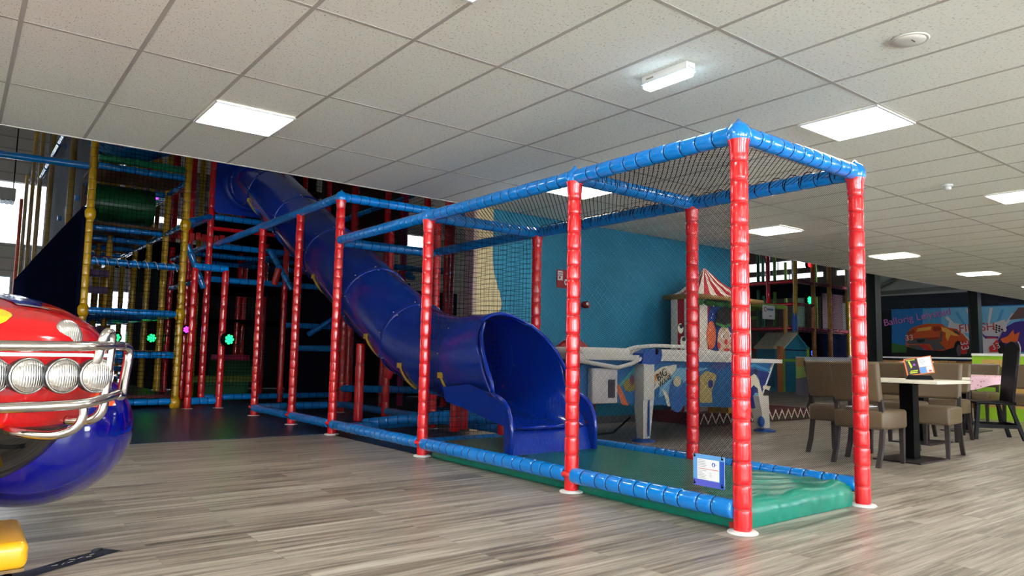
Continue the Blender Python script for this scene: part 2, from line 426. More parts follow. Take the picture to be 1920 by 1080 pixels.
HX0, HX1, HY1, HZ = -8.0, 32.0, 32.0, 9.6
clad = N('horizontal_cladding'); tc = clad.n('ShaderNodeTexCoord'); sx = clad.n('ShaderNodeSeparateXYZ'); clad.l(tc.outputs['Object'], sx.inputs[0])
d = clad.n('ShaderNodeMath', operation='DIVIDE'); clad.l(sx.outputs[2], d.inputs[0]); d.inputs[1].default_value = .45
f = clad.n('ShaderNodeMath', operation='FRACT'); clad.l(d.outputs[0], f.inputs[0])
clad.l(clad.ramp(f.outputs[0], [(.0, (120, 112, 100)), (.06, (168, 160, 146)), (.2, (184, 177, 163)), (1, (184, 177, 163))]), clad.p.inputs['Base Color'])
clad.p.inputs['Roughness'].default_value = .6
def wall_with_holes(name, m, axis, pos, th, u0, u1, z0, z1, holes):
    """wall slab in the plane axis=pos with rectangular openings (ua, ub, za, zb)"""
    us = sorted({u0, u1, *[h[0] for h in holes], *[h[1] for h in holes]}); zs = sorted({z0, z1, *[h[2] for h in holes], *[h[3] for h in holes]})
    b = B(); b.use(m)
    for ua, ub in zip(us, us[1:]):
        for za, zb in zip(zs, zs[1:]):
            cu, cz = (ua+ub)/2, (za+zb)/2
            if any(h[0] < cu < h[1] and h[2] < cz < h[3] for h in holes): continue
            if axis == 'Y': b.box((cu, pos, cz), (ub-ua, th, zb-za))
            else: b.box((pos, cu, cz), (th, ub-ua, zb-za))
    return struct(b.build(name))
far_h = [(-7, 2.6, 4.6, 6.9), (3.4, 9.5, 6.0, 6.9), (10.2, 19.5, 6.0, 6.9), (-7, 1.5, .1, 3.4), (3.0, 5.4, .9, 3.1), (6.0, 7.0, .9, 3.1)]
wall_with_holes('wall_back', clad.m, 'Y', HY1, .2, HX0, HX1, 0, HZ, far_h)
right_h = [(10, 17.6, 5.3, 5.75), (18.3, 30, 5.3, 5.75), (10, 17.0, 4.8, 5.08), (17.6, 30, 4.8, 5.08)]
darkclad = mat('brown_cladding', (92, 80, 68), .7)
wall_with_holes('wall_right', darkclad, 'X', HX1, .2, 7, HY1, 0, HZ, right_h)
struct(boxobj('wall_left', clad.m, (HX0-.2, -4, 0), (HX0, HY1, HZ)))
roofm = N('corrugated_roof'); tc = roofm.n('ShaderNodeTexCoord'); sx = roofm.n('ShaderNodeSeparateXYZ'); roofm.l(tc.outputs['Object'], sx.inputs[0])
d = roofm.n('ShaderNodeMath', operation='MULTIPLY'); roofm.l(sx.outputs[1], d.inputs[0]); d.inputs[1].default_value = 2*PI/.3
f = roofm.n('ShaderNodeMath', operation='SINE'); roofm.l(d.outputs[0], f.inputs[0])
bp = roofm.n('ShaderNodeBump', i_Strength=1.0, i_Distance=.06); roofm.l(f.outputs[0], bp.inputs['Height']); roofm.l(bp.outputs[0], roofm.p.inputs['Normal'])
roofm.p.inputs['Base Color'].default_value = lin((172, 174, 172)); roofm.p.inputs['Roughness'].default_value = .5
struct(boxobj('ceiling_hall', roofm.m, (HX0, CEY, HZ), (HX1, HY1+.1, HZ+.2)))
struct(boxobj('wall_upper', mat('grey_upper_wall', (120, 120, 118), .7), (HX0, CEY-.2, CZ+.25), (HX1, CEY+.0, HZ)))
def gl(name, axis, pos, h):
    m = gb if (pos > 20) else glass
    if axis == 'Y': o = boxobj(name, m, (h[0], pos-.01, h[2]), (h[1], pos+.01, h[3]))
    else: o = boxobj(name, m, (pos-.01, h[0], h[2]), (pos+.01, h[1], h[3]))
    struct(o)
    fr = B(); fr.use(mat('window_frame_white', (225, 225, 222), .4)); n = max(2, int((h[1]-h[0])/1.6))
    for k in range(n+1):
        u = h[0]+(h[1]-h[0])*k/n
        fr.box((u, pos, (h[2]+h[3])/2) if axis == 'Y' else (pos, u, (h[2]+h[3])/2), (.06, .08, h[3]-h[2]) if axis == 'Y' else (.08, .06, h[3]-h[2]))
    for z in (h[2], h[3]):
        c = (h[0]+h[1])/2; L = h[1]-h[0]
        fr.box((c, pos, z) if axis == 'Y' else (pos, c, z), (L, .08, .06) if axis == 'Y' else (.08, L, .06))
    ob = fr.build('window_frame', o); ob.location = -o.location
ga = N('window_glass'); ga.p.inputs['Transmission Weight'].default_value = 1; ga.p.inputs['Roughness'].default_value = 0; ga.p.inputs['IOR'].default_value = 1.02
glass = ga.m
gb = ga.m.copy(); gb.name = 'dimmed_hall_glass'; gb.node_tree.nodes['Principled BSDF'].inputs['Base Color'].default_value = (.3, .32, .34, 1)  # glass colour darkened to let less daylight into the hall
k = 1
for h in far_h: gl('window_%d' % k, 'Y', HY1, h); k += 1
for h in right_h: gl('window_%d' % k, 'X', HX1, h); k += 1
# near room: left wall and rear wall with big windows that let the daylight in
cream = mat('cream_wall', (214, 206, 190), .7)
lh = [(-3.2, -.6, .35, 2.45), (.0, 2.6, .35, 2.45), (3.2, 5.6, .35, 2.45)]
wall_with_holes('wall_near_left', cream, 'X', -4.0, .2, -4.9, CEY-.2, 0, CZ, lh)
for h in lh: gl('window_%d' % k, 'X', -4.0, h); k += 1; portal((-3.85, (h[0]+h[1])/2, 1.4), (0, R(-90), 0), 2.1, h[1]-h[0])
rh = [(-3, -.6, .35, 2.45), (.2, 3.0, .35, 2.45), (4.2, 7.0, .5, 2.45), (12, 15, .6, 2.4)]
wall_with_holes('wall_rear', cream, 'Y', -4.9, .2, -4.1, 24.5, 0, CZ, rh)
for h in rh: gl('window_%d' % k, 'Y', -4.9, h); k += 1; portal(((h[0]+h[1])/2, -4.75, 1.4), (R(90), 0, 0), h[1]-h[0], 2.1)
portal((-2.5, HY1-.2, 5.75), (R(-90), 0, 0), 9, 2.3); portal((-3, HY1-.2, 1.7), (R(-90), 0, 0), 8.5, 3.2); portal((11.5, HY1-.2, 6.45), (R(-90), 0, 0), 16, .9)
portal((5, HY1-.2, 2), (R(-90), 0, 0), 4, 2.2); portal((HX1-.2, 20, 5.3), (0, R(90), 0), 1.0, 20)

# roof beam and hall fittings at far left
def gal(b):
    b.tube([(-1.0, 7.3, 6.9), (1.55, 31, 8.9)], .11, 10)
tag(obj1('ventilation_pipe', mat('galvanised', (96, 100, 104), .35, .7), gal), 'long galvanised pipe running under the corrugated hall roof at far left', 'pipe')
t = thing('unit_heater', 'pale ceiling heater box hanging before the far left window', 'heater', (.42, 24, 5.0))
obj1('casing', mat('heater_white', (206, 206, 202), .5), lambda b: b.box((0, 0, 0), (1.3, .8, .34), bev=.03), t)
obj1('grille', mat('heater_grille', (90, 90, 90), .5), lambda b: [b.box((.25+.12*k, 0, -.175), (.07, .7, .02)) for k in range(4)], t)
obj1('hanger', black, lambda b: [b.box((s*.6, 0, 2.4), (.03, .03, 4.4)) for s in (-1, 1)], t)
tag(obj1('hanging_hose', black, lambda b: b.tube([(-.35, 12, 5.0), (-.12, 12, 3.75), (-.08, 12, 3.35), (-.15, 12, 3.1), (-.3, 12, 3.0), (-.5, 12, 3.0)], .04, 8)), 'black curved hose end hanging at the far left edge below the blue beam', 'hose')

# ------------------------------------------------------------------ the play cage
FX, BX = 3.35, 4.63
YS = [2.32, 3.65, 5.6, 7.53, 8.73, 10.12]
cage = thing('play_cage', 'netted play cage of red padded posts and blue padded beams around the slide exit', 'play cage', (FX, YS[0], 0))
def cg(p): return Vector(p)-Vector((FX, YS[0], 0))
PR, BR = .049, .052
TOPZ, TOP2 = 2.15, 2.645
def post(x, y, z1, foot=True, m=red, mt=tie_r):
    o = pad('post', cg((x, y, .012)), cg((x, y, z1)), PR, .114, m, mt, cage)
    if foot:
        f = obj1('foot_plate', white_p, lambda b: b.lathe([(.078, -.0115), (.08, -.006), (.074, 0), (.04, .004)], seg=28), o)
    # flared collar under the beams
    return o
for y in YS[:3]: post(FX, y, TOPZ-.03)
for y in YS[3:]: post(FX, y, TOP2-.03)
for y in YS[:1]: post(BX, y, TOPZ-.03)
for y in YS[1:3]: post(BX, y, TOPZ-.03, False)
for y in YS[3:]: post(BX, y, TOP2-.03)
def beam(a, c, r=BR, seg=.112, m=blue, mt=tie_k, label=None): return pad('beam', cg(a), cg(c), r, seg, m, mt, cage, label=label)
for a, c in zip(YS[:3], YS[1:4]):
    beam((FX, a+.03, TOPZ), (FX, c-.03, TOPZ)); beam((BX, a+.03, TOPZ), (BX, c-.03, TOPZ))
for x in (FX, BX):
    beam((x, 7.53, TOP2), (x, 8.73, TOP2)); beam((x, 8.73, TOP2), (x, 10.12, TOP2)); beam((x, 10.12, TOP2), (x, 12.4, TOP2))
for y in (2.32, 3.65, 5.6): beam((FX+.04, y, TOPZ), (BX-.04, y, TOPZ))
beam((FX, 7.53, TOP2), (6.2, 7.53, TOP2)); beam((FX+.05, 7.53, TOPZ-.02), (BX-.04, 7.53, TOPZ-.02))
beam((FX, 10.12, TOP2), (BX, 10.12, TOP2))
# low rails
for a, c in zip(YS[:5], YS[1:]):
    beam((FX-.01, a+.035, .115), (FX-.01, c-.035, .115), .053, .112)
    beam((BX+.01, a+.035, .125), (BX+.01, c-.035, .125), .05, .112)
beam((FX, 10.12, .12), (BX, 10.12, .12)); beam((FX+.1, 7.2, .1), (BX, 7.53, .1)); beam((FX+.05, 5.66, .1), (BX-.05, 5.66, .1))
beam((BX, 6.36, .3), (BX-1.0, 7.4, .12)); beam((BX, 5.7, .27), (3.95, 6.8, .2))
beam((BX, 10.12, .36), (5.6, 8.3, .4)); beam((BX, 10.12, .95), (BX, 11.9, .95))
# pointed corner caps of vinyl where beams meet
def cap(x, y, z, s=1):
    obj1('corner_cap', blue, lambda b: b.lathe([(.05*s, -.06), (.066*s, -.03), (.066*s, .01), (.05*s, .045), (.022*s, .062), (.004, .085)], seg=20), cage, cg((x, y, z)))
for x, y, z in ((FX, 2.32, TOPZ), (BX, 2.32, TOPZ), (FX, 7.53, TOP2)): cap(x, y, z)
for x, y, z in ((FX, 3.65, TOPZ), (FX, 5.6, TOPZ), (BX, 3.65, TOPZ), (BX, 5.6, TOPZ)): cap(x, y, z, .82)
for x, y, z in [(FX, 2.32, TOPZ), (BX, 2.32, TOPZ), (FX, 3.65, TOPZ), (BX, 3.65, TOPZ), (BX, 5.6, TOPZ), (FX, 5.6, TOPZ), (FX, 7.53, TOP2)]:
    obj1('post_collar', red, lambda b: b.lathe([(.045, -.13), (.051, -.11), (.052, -.07), (.062, -.035)], seg=24, caps=False), cage, cg((x, y, z)))
for y in YS[1:]:  # strap knots tying rail to post
    obj1('strap', red, lambda b: b.tube([(0, -.04, .0), (-.055, -.03, .02), (-.068, 0, .03), (-.055, .03, .02), (0, .04, 0)], .018, 8), cage, cg((FX+.005, y, .1)))
# nets
for a, c in zip(YS[:5], YS[1:]):
    zt = TOPZ-.03 if a < 7.5 else TOP2-.03
    net('side_net', [cg((FX+.0, a+.04, .16)), cg((FX, c-.04, .16)), cg((FX, c-.04, zt)), cg((FX, a+.04, zt))], net_fine, cage, 'fine black net on the near side' if a < 3 else None)
    if a < 5: net('side_net', [cg((BX, a+.04, .16)), cg((BX, c-.04, .16)), cg((BX, c-.04, zt)), cg((BX, a+.04, zt))], net_fine, cage)
for a, c in zip(YS[:3], YS[1:4]):
    net('roof_net', [cg((FX+.04, a, TOPZ-.01)), cg((BX-.03, a, TOPZ-.01)), cg((BX-.03, c, TOPZ-.01)), cg((FX+.04, c, TOPZ-.01))], net_top, cage, 'knotted black roof net', sag=-.035)
net('cross_net', [cg((FX+.05, 5.64, .16)), cg((BX-.05, 5.64, .16)), cg((BX-.05, 5.64, TOPZ-.04)), cg((FX+.05, 5.64, TOPZ-.04))], net_coarse, cage, 'coarse square black net round the slide exit')
net('side_net', [cg((BX, 5.64, .16)), cg((BX, 7.5, .16)), cg((BX, 7.5, TOPZ-.04)), cg((BX, 5.64, TOPZ-.04))], net_coarse, cage, 'coarse square black net')
# lashing rope along the back top beam
def rope(b):
    pts = []
    n = 220
    for i in range(n+1):
        s = i/n; a = s*2*PI*26
        pts.append((BX+.058*math.cos(a), 2.36+s*3.2, TOPZ+.01+.058*math.sin(a)))
    b.tube([cg(p) for p in pts], .0035, 5)
obj1('lashing_rope', tie_k, rope, cage)
# green crash mat
def crash():
    a = N('green_mat_vinyl'); p = a.p
    tc = a.n('ShaderNodeTexCoord'); nz = a.n('ShaderNodeTexNoise', i_Scale=3.0, i_Detail=4.0); a.l(tc.outputs['Object'], nz.inputs['Vector'])
    a.l(a.ramp(nz.outputs[0], [(.3, (0, 112, 94)), (.7, (0, 128, 106))]), p.inputs['Base Color']); p.inputs['Roughness'].default_value = .3
    b = a.n('ShaderNodeBump', i_Strength=.15, i_Distance=.01); a.l(nz.outputs[0], b.inputs['Height']); a.l(b.outputs[0], p.inputs['Normal']); return a.m
matt = thing('crash_mat', 'thick wrinkled green vinyl crash mat lying on the floor of the play cage', 'crash mat', (3.99, 3.96, 0))
def cm(b):
    x0, x1, y0, y1, h = -.585, .56, -1.6, 1.55, .14
    nx, ny = 44, 150
    def fn(u, v):
        x = x0+(x1-x0)*u; y = y0+(y1-y0)*v; z = h
        ed = min((x-x0), (x1-x), (y-y0)*1, (y1-y))
        z -= .014*math.exp(-ed/.012)
        fw = math.exp(-(y-y0)/.42)
        w = math.sin((y-y0)*34+x*9+2.2*math.sin(x*4))*.5+math.sin((y-y0)*19-x*14+1)*.5
        w = math.copysign(abs(w)**.7, w)
        w2 = 1-abs(math.sin((y-y0)*11+x*5+1.3*math.sin(x*7+y*2)))
        z += fw*(.010*w+.022*w2**3+.008)*min(1, ed/.05)
        return (x, y, z)
    V = b.grid(fn, nx, ny)
    # sides
    def side(vs, fn2):
        low = []
        for i, v in enumerate(vs):
            o = fn2(v.co, i); low.append((b.bm.verts.new((v.co.x+o[0]*.016, v.co.y+o[1]*.016, .075)), b.bm.verts.new((v.co.x+o[0]*.006, v.co.y+o[1]*.006, .002))))
        fs = []
        for i in range(len(vs)-1):
            fs.append(b.bm.faces.new((vs[i], vs[i+1], low[i+1][0], low[i][0]))); fs.append(b.bm.faces.new((low[i][0], low[i+1][0], low[i+1][1], low[i][1])))
        b._fin(fs, True)
    rn = random.Random(3)
    side([V[i][0] for i in range(nx+1)], lambda c, i: (0, -1-.5*rn.random()*(i % 4 == 0)))
    side([V[i][-1] for i in range(nx+1)], lambda c, i: (0, 1))
    side(V[0], lambda c, i: (-1, 0)); side(V[-1], lambda c, i: (1, 0))
obj1('cover', crash(), cm, matt)
obj1('strap', mat('red_strap', (190, 30, 34), .5), lambda b: b.box((-.6, -1.56, .02), (.02, .05, .03)), matt)
tag(obj1('foam_ball', mat('orange_foam', (220, 104, 40), .8), lambda b: b.ball((0, 0, 0), .045)), 'small orange foam ball on the wooden floor behind the cage rail', 'ball').location = (4.9, 3.55, .046)
# notice hung on the net
t = thing('notice_sign', 'laminated blue and white notice tied to the near side net by four corner ties', 'sign', (FX-.045, 2.58, .30))
t.rotation_euler = (0, 0, 0)
sgw, sgh = .19, .235
def yz(y0, y1, z0, z1, x=0.0): return [(x, y0, z0), (x, y1, z0), (x, y1, z1), (x, y0, z1)]
def flatart(name, parent, org, uvec, vvec, nrm, polys, base=0.0, step=.0012):
    """one thin printed sheet: polys = [(material, [(u, v), ...]), ...] laid over each other like ink layers"""
    org, uvec, vvec, nrm = map(Vector, (org, uvec, vvec, nrm)); b = B()
    for k, (m, pts) in enumerate(polys):
        b.use(m); z = base+step*(k+1)
        vs = [b.bm.verts.new(org+uvec*u+vvec*v+nrm*z) for u, v in pts]
        try: f = b.bm.faces.new(vs)
        except ValueError: continue
        bmesh.ops.triangulate(b.bm, faces=[f]) if len(vs) > 4 else None
    for f in b.bm.faces: pass
    me = bpy.data.meshes.new(name)
    # material per layer (set again after triangulation)
    b.bm.free(); b = B()
    for k, (m, pts) in enumerate(polys):
        b.use(m); z = base+step*(k+1)
        vs = [b.bm.verts.new(org+uvec*u+vvec*v+nrm*z) for u, v in pts]
        f = b.bm.faces.new(vs); f.material_index = b.mi
        f.normal_update()
        if f.normal.dot(nrm) < 0: f.normal_flip()
    bmesh.ops.triangulate(b.bm, faces=b.bm.faces[:])
    b.bm.to_mesh(me); b.bm.free()
    for m in b.mats: me.materials.append(m)
    return link(name, me, parent)
def P(n, c, r=.5): return mat('print_'+n, c, r)
def ell(cx, cy, rx, ry, n=20, a0=0, a1=2*PI): return [(cx+rx*math.cos(a0+(a1-a0)*i/n), cy+ry*math.sin(a0+(a1-a0)*i/n)) for i in range(n if abs(a1-a0-2*PI) < .01 else n+1)]
def rect(a, b, c, d): return [(a, c), (b, c), (b, d), (a, d)]

W, H2 = .205, .17   # notice: u runs toward -Y
pol = [(P('sky_blue', (96, 160, 222)), rect(0, W, 0, H2)), (P('violet_blue', (84, 92, 200)), [(0, 0), (W, 0), (W, .03), (0, .035)]), (P('deep_blue', (30, 84, 190)), rect(W*.86, W, 0, H2*.85)),
       (P('paper', (240, 242, 246)), rect(W*.14, W*.84, .035, H2*.86)), (P('red_line', (200, 60, 60)), rect(W*.17, W*.82, .092, .0945))]
gr = P('grey_type', (150, 155, 165)); rn = random.Random(5)
for k in range(5): pol.append((gr, rect(W*.17, W*(.3+.15*rn.random()), .138-.0085*k, .140-.0085*k)))
for k in range(6): pol.append((gr, rect(W*.17, W*(.3+.15*rn.random()), .083-.008*k, .0848-.008*k)))
for k in range(3): pol.append((gr, rect(W*.55, W*(.6+.05*rn.random()), .074-.009*k, .0758-.009*k)))
pol.append((P('logo_blue', (20, 70, 170)), ell(W*.68, .122, .011, .011))); pol.append((P('paper', (240, 242, 246)), ell(W*.68, .121, .005, .008, 10)))
pol.append((gr, rect(W*.745, W*.78, .122, .125)))
boxobj('laminate', mat('laminate_edge', (190, 205, 225), .2), (-.004, -W+.02, -H2/2), (-.001, .02, H2/2), t)
flatart('print', t, (-.004, .02, -H2/2), (0, -1, 0), (0, 0, 1), (-1, 0, 0), pol, step=.0003)
for u, v in ((.012, .012), (W-.012, .012), (.012, H2-.012), (W-.012, H2-.012)):
    obj1('eyelet_tie', black, lambda b: (b.lathe([(.004, -.012), (.006, -.01), (.006, -.006), (.003, -.005)], axis='X', seg=10), b.tube([(-.009, 0, 0), (-.012, .002, .008), (0, .003, .018)], .002, 6)), t, (0, .02-u, -H2/2+v))

# ------------------------------------------------------------------ tube slide
SX, SR = 3.85, .4
slide = thing('tube_slide', 'big dark blue tube slide ending in an open mouth on the green mat', 'slide', (SX, 4.42, 0))
path = [(12.42, 3.70), (12.15, 3.70), (11.9, 3.66), (11.6, 3.54), (11.2, 3.36)]
y = 10.9
while y > 7.0: path.append((y, 3.36-(11.2-y)*.515)); y -= .3
path += [(6.9, 1.17), (6.65, 1.05), (6.4, .96), (6.1, .895), (5.8, .868), (5.5, .86)]
def shell(b, pts, r, th=.012, seg=48):
    b.tube([(0, p[0]-4.42, p[1]) for p in pts], r, seg, cap=False)
    b.tube([(0, p[0]-4.42, p[1]) for p in pts], r-th, seg, cap=False)
sec = [(0, 4), (4, 8), (8, 12), (12, 16), (16, 19), (19, len(path)-1)]
for a, c in sec:
    obj1('tube_section', slide_m, lambda b: shell(b, path[a:c+1], SR), slide)
bolt = mat('bolt_zinc', (220, 220, 220), .25, .9)
for a, c in sec+[(0, 0)]:
    i = c if c else 1
    p0 = Vector((0, path[i][0], path[i][1])); p1 = Vector((0, path[min(i+1, len(path)-1)][0], path[min(i+1, len(path)-1)][1])); pm = Vector((0, path[i-1][0], path[i-1][1]))
    d = (p1-pm).normalized(); q = d.to_track_quat('Z', 'X').to_matrix().to_4x4()
    def rg(b):
        b.lathe([(SR-.003, -.022), (SR+.009, -.019), (SR+.013, -.003), (SR+.004, 0), (SR+.013, .003), (SR+.009, .019), (SR-.003, .022)], seg=48, caps=False)
        b.use(bolt)
        for k in range(10):
            an = k*2*PI/10+.2
            for s in (-1, 1): b.ball(((SR+.006)*math.cos(an), (SR+.006)*math.sin(an), s*.045), (.009, .009, .009), 8, 6)
    o = obj1('joint_ring', slide_m, rg, slide); o.matrix_local = Matrix.Translation((0, p0.y-4.42, p0.z)) @ q
# yellow brackets under the joints
for (yy, zz, k) in ((11.2, 3.36, 0), (8.5, 1.97, 0), (7.0, 1.22, 0), (6.25, .93, 0), (5.5, .86, 0)):
    def br(b):
        b.tube([(-(SR+.022)*math.cos(R(a)), 0, -(SR+.022)*math.sin(R(a))) for a in range(18, 66, 4)], .012, 6)
        b.box((-(SR+.024)*math.cos(R(20)), 0, -(SR+.024)*math.sin(R(20))), (.015, .07, .05))
    obj1('bracket', mat('yellow_bracket', (206, 172, 50), .4), br, slide, (0, yy-4.42, zz))
# seam flanges along both sides of the sloping run
def flange(b):
    b.tube([(.7*(SR+.006), p[0]-4.42+.28*.5, p[1]+.7*SR) for p in path[3:19]], .012, 6)
obj1('seam_flange', slide_m, flange, slide)
# platform plate the slide starts from
def plate(b):
    x0, x1, z0, z1 = -.59, .62, 3.18, 4.75; cx, cz = 0, 3.70
    n = 48; inn = [(cx+(SR+.0)*math.cos(k*2*PI/n), cz+(SR)*math.sin(k*2*PI/n)) for k in range(n)]
    def outp(a):
        c, s = math.cos(a), math.sin(a); t = min((x1 if c > 0 else -x0)/max(abs(c), 1e-6), ((z1-cz) if s > 0 else (cz-z0))/max(abs(s), 1e-6)); return (cx+c*t, cz+s*t)
    out = [outp(k*2*PI/n) for k in range(n)]
    for yy in (7.99, 8.03):
        I = [b.bm.verts.new((x, yy, z)) for x, z in inn]; O = [b.bm.verts.new((x, yy, z)) for x, z in out]
        for k in range(n): b._fin([b.bm.faces.new((I[k], I[(k+1) % n], O[(k+1) % n], O[k]))])
    b.lathe([(SR, 7.9), (SR+.035, 7.9), (SR+.06, 7.99)], c=(0, 0, cz), seg=48, axis='Y', caps=False)
obj1('mounting_plate', mat('blue_plate', (10, 56, 168), .35), plate, slide)
# flared exit mouth, one continuous shell: full ring -> hood -> open chute
def prof(v):
    """v 0..1 from the ring to the lip: y, half-angle of the opening, radius, centre height"""
    return v
def mouth(b):
    # cross-sections in world y; every section runs from the left rim under the floor to the right rim
    NS, NA = 44, 56
    ring_y, lip_y = 5.5, 4.42
    def fn(u, v):
        s = v   # 0 ring .. 1 lip
        y = ring_y+(lip_y-ring_y)*s
        # rim height (side view measured): closed until y 5.1, then falling
        zt = 1.262
        if y < 5.12:
            q = (5.12-y)/.70
            kz = [(0, 1.262), (.06, 1.2), (.2, 1.06), (.38, .9), (.52, .74), (.62, .6), (.72, .575), (.84, .545), (.93, .49), (1, .40)]
            for (a, za), (c, zc) in zip(kz, kz[1:]):
                if a <= q <= c: zt = za+(zc-za)*(q-a)/(c-a); break
            else: zt = .40
        rx = .4+.03*min(1, s*1.2); cz = .86; rz = .40
        zf = .46-.13*max(0, (s-.35)/.65)**1.2      # floor of the chute
        rzb = cz-zf
        # angle parameter from left rim round the bottom to the right rim
        if zt >= 1.26: th = PI*.999
        else:
            c = (zt-cz)/(rz if zt > cz else rzb); c = max(-1, min(1, c)); th = PI-math.acos(c)
        an = -th+2*th*u      # 0 = bottom
        flat = max(0, (s-.45)/.55)
        x = rx*math.sin(an); z = cz-(rzb if math.cos(an) > 0 else rz)*math.cos(an)
        # lower half squares up into a U with flat floor toward the lip
        if math.cos(an) > 0 and flat > 0:
            p = 1+2.6*flat; ca, sa = math.cos(an), math.sin(an)
            x = x*(1-flat)+flat*rx*math.copysign(abs(sa)**(1/p), sa); zz = cz-rzb*(ca**(1/p))
            z = z*(1-flat)+flat*zz
            z = min(z, zt+.001)
        return (x, y-4.42, z)
    V1 = b.grid(fn, NA, NS)
    def fn2(u, v):
        x, y, z = fn(u, v); c = Vector((x, 0, z-.86)); c.normalize() if c.length else None
        return (x+c.x*.016, y, z+c.z*.016)
    V2 = b.grid(fn2, NA, NS)
    for row in (0, -1):
        for j in range(NS):
            A, C = V1[row], V2[row]
            try: b._fin([b.bm.faces.new((A[j], A[j+1], C[j+1], C[j]))], True)
            except ValueError: pass
    # side wings that run down to the mat, and the front plate below the lip
def wings(b):
    for s in (-1, 1):
        X = s*.43
        pts = [(X, .26, .36), (X, .22, .565), (X, .1, .54), (X, .02, .49), (X, -.015, .42), (X, -.03, .33), (X, -.02, .141), (X, .03, .141)]
        pts = [(X, .95, .62), (X, .55, .66), (X, .26, .6), (X, .15, .575), (X, .07, .54), (X, .02, .49), (X, -.015, .42), (X, -.03, .33), (X, -.025, .141), (X, .045, .141), (X, .06, .36), (X, .3, .40), (X, .6, .455), (X, .9, .5)]
        b.prism(pts, (s*.022, 0, 0))
        b.tube([(X+s*.011, p[1], p[2]) for p in pts[2:9]], .02, 8)
    b.prism([(-.42, -.005, .141), (.42, -.005, .141), (.42, .05, .335), (-.42, .05, .335)], (0, .02, 0))
    b.tube([(-.42, .045, .335), (.42, .045, .335)], .014, 8)
obj1('exit_hood', slide_m, mouth, slide)
obj1('exit_wings', slide_m, wings, slide)
def rim(b):
    for s in (-1, 1): pass
    pts = []
    for k in range(41):
        a = -PI/2+PI*k/40   # from left to right over the top
        pts.append(None)
    pts = []
    prof_ = [(4.665, .60), (4.68, .68), (4.74, .77), (4.84, .93), (4.95, 1.07), (5.03, 1.17)]
    L = [(-.4-.018*(1-i/6), y-4.42, z) for i, (y, z) in enumerate(prof_)]
    def onring(z): return math.sqrt(max(0, 1-((z-.86)/.4)**2))
    left = [(-(.415)*onring(z) if z > .86 else -.425, y-4.42, z) for y, z in prof_]
    top = [(.41*math.sin(R(a)), 5.05+.09*math.cos(R(a))-4.42, .86+.41*math.cos(R(a))) for a in range(-36, 37, 6)]
    right = [(-x, y, z) for x, y, z in reversed(left)]
    b.tube(left+top+right, .017, 8)
obj1('hood_rim', slide_m, rim, slide)
for x, y, z in ((0.3, 6.15, .56), (-.28, 7.35, 1.0), (.1, 6.0, .46), (.35, 5.55, .62)):
    o = pad('support_leg', (x, y-4.42, .15), (x, y-4.42, z), .05, .19, red, tie_r, slide)
o = pad('support_leg', (.1, 3.0, .62), (.16, 2.9, 1.0), .055, .19, red, tie_r, slide)
o = pad('support_leg', (-.2, 6.0, 1.86), (-.16, 5.95, 2.1), .05, .19, red, tie_r, slide)

# ------------------------------------------------------------------ climbing frames behind
def frame(name, label, org, group=None): return thing(name, label, 'play tower', org, 0, group)
class F:
    def __init__(s, t, org, hi=False): s.t = t; s.o = Vector(org); s.hi = hi; s.np = s.nb = 0
    def post(s, x, y, z0, z1, m=yellow, mt=tie_y, r=.052, seg=.16):
        s.np += 1; return pad('post', Vector((x, y, z0))-s.o, Vector((x, y, z1))-s.o, r, seg, m, mt, s.t, s.hi)
    def beam(s, a, c, m=blue, mt=tie_k, r=.05, seg=.16):
        s.nb += 1; return pad('beam', Vector(a)-s.o, Vector(c)-s.o, r, seg, m, mt, s.t, s.hi)
    def deck(s, x0, x1, y0, y1, z, m=deck, th=.04): return boxobj('deck', m, Vector((x0, y0, z-th))-s.o, Vector((x1, y1, z))-s.o, s.t)
    def pan(s, name, m, lo, hi): return boxobj(name, m, Vector(lo)-s.o, Vector(hi)-s.o, s.t)
    def net(s, pts, m=None, label=None, name='net_panel'): return net(name, [Vector(p)-s.o for p in pts], m or net_far, s.t, label, n=1)

blue_d = blue
A = F(frame('play_tower', 'tall yellow padded play tower with netted decks, left of the tube slide', (1.44, 11.93, 0)), (1.44, 11.93, 0), True)
ys = [11.93+1.3*k for k in range(8)]
for x in (1.44, 2.74):
    for i, y in enumerate(ys):
        if x > 2 or i in (0, 2, 5): A.post(x, y, .01, 6.2)
for x in (2.09,):
    for y in ys[2:6]: A.post(x, y, .01, 5.2)
for x in (3.6, 4.9, 6.2):
    for i, y in enumerate(ys[2:]): A.post(x, y, .01, 5.4, red if (i+int(x)) % 3 else yellow, tie_r)
for z in (.1, .8, 1.43, 2.15, 3.56, 4.3, 5.0): A.beam((1.5, 11.93, z), (2.68, 11.93, z))
A.beam((1.5, 11.92, 3.68), (2.68, 11.92, 3.68), green_v, green_v, .055)
for z in (1.43, 2.83, 3.5, 5.0):
    for y in ys[1:5]: A.beam((1.5, y, z), (2.68, y, z))
for z in (.1, 1.43, 2.83, 3.52, 5.0):
    for k in range(6): A.beam((2.74, ys[k]+.06, z), (2.74, ys[k+1]-.06, z))
for z in (2.95, 5.05):
    for k in range(7): A.beam((1.44, ys[k]+.06, z), (1.44, ys[k+1]-.06, z))
A.deck(1.46, 2.72, 11.97, 13.2, 3.62); A.deck(1.46, 2.72, 13.25, 17, 2.93); A.deck(1.46, 2.72, 11.97, 17, 1.47, purple); A.deck(1.46, 2.72, 11.97, 17, .2, mat('maroon_pad', (96, 16, 30), .5))
A.deck(1.46, 2.72, 11.97, 17, .86, mat('maroon_pad', (96, 16, 30), .5)); A.deck(1.46, 2.72, 11.97, 14.5, 4.95)
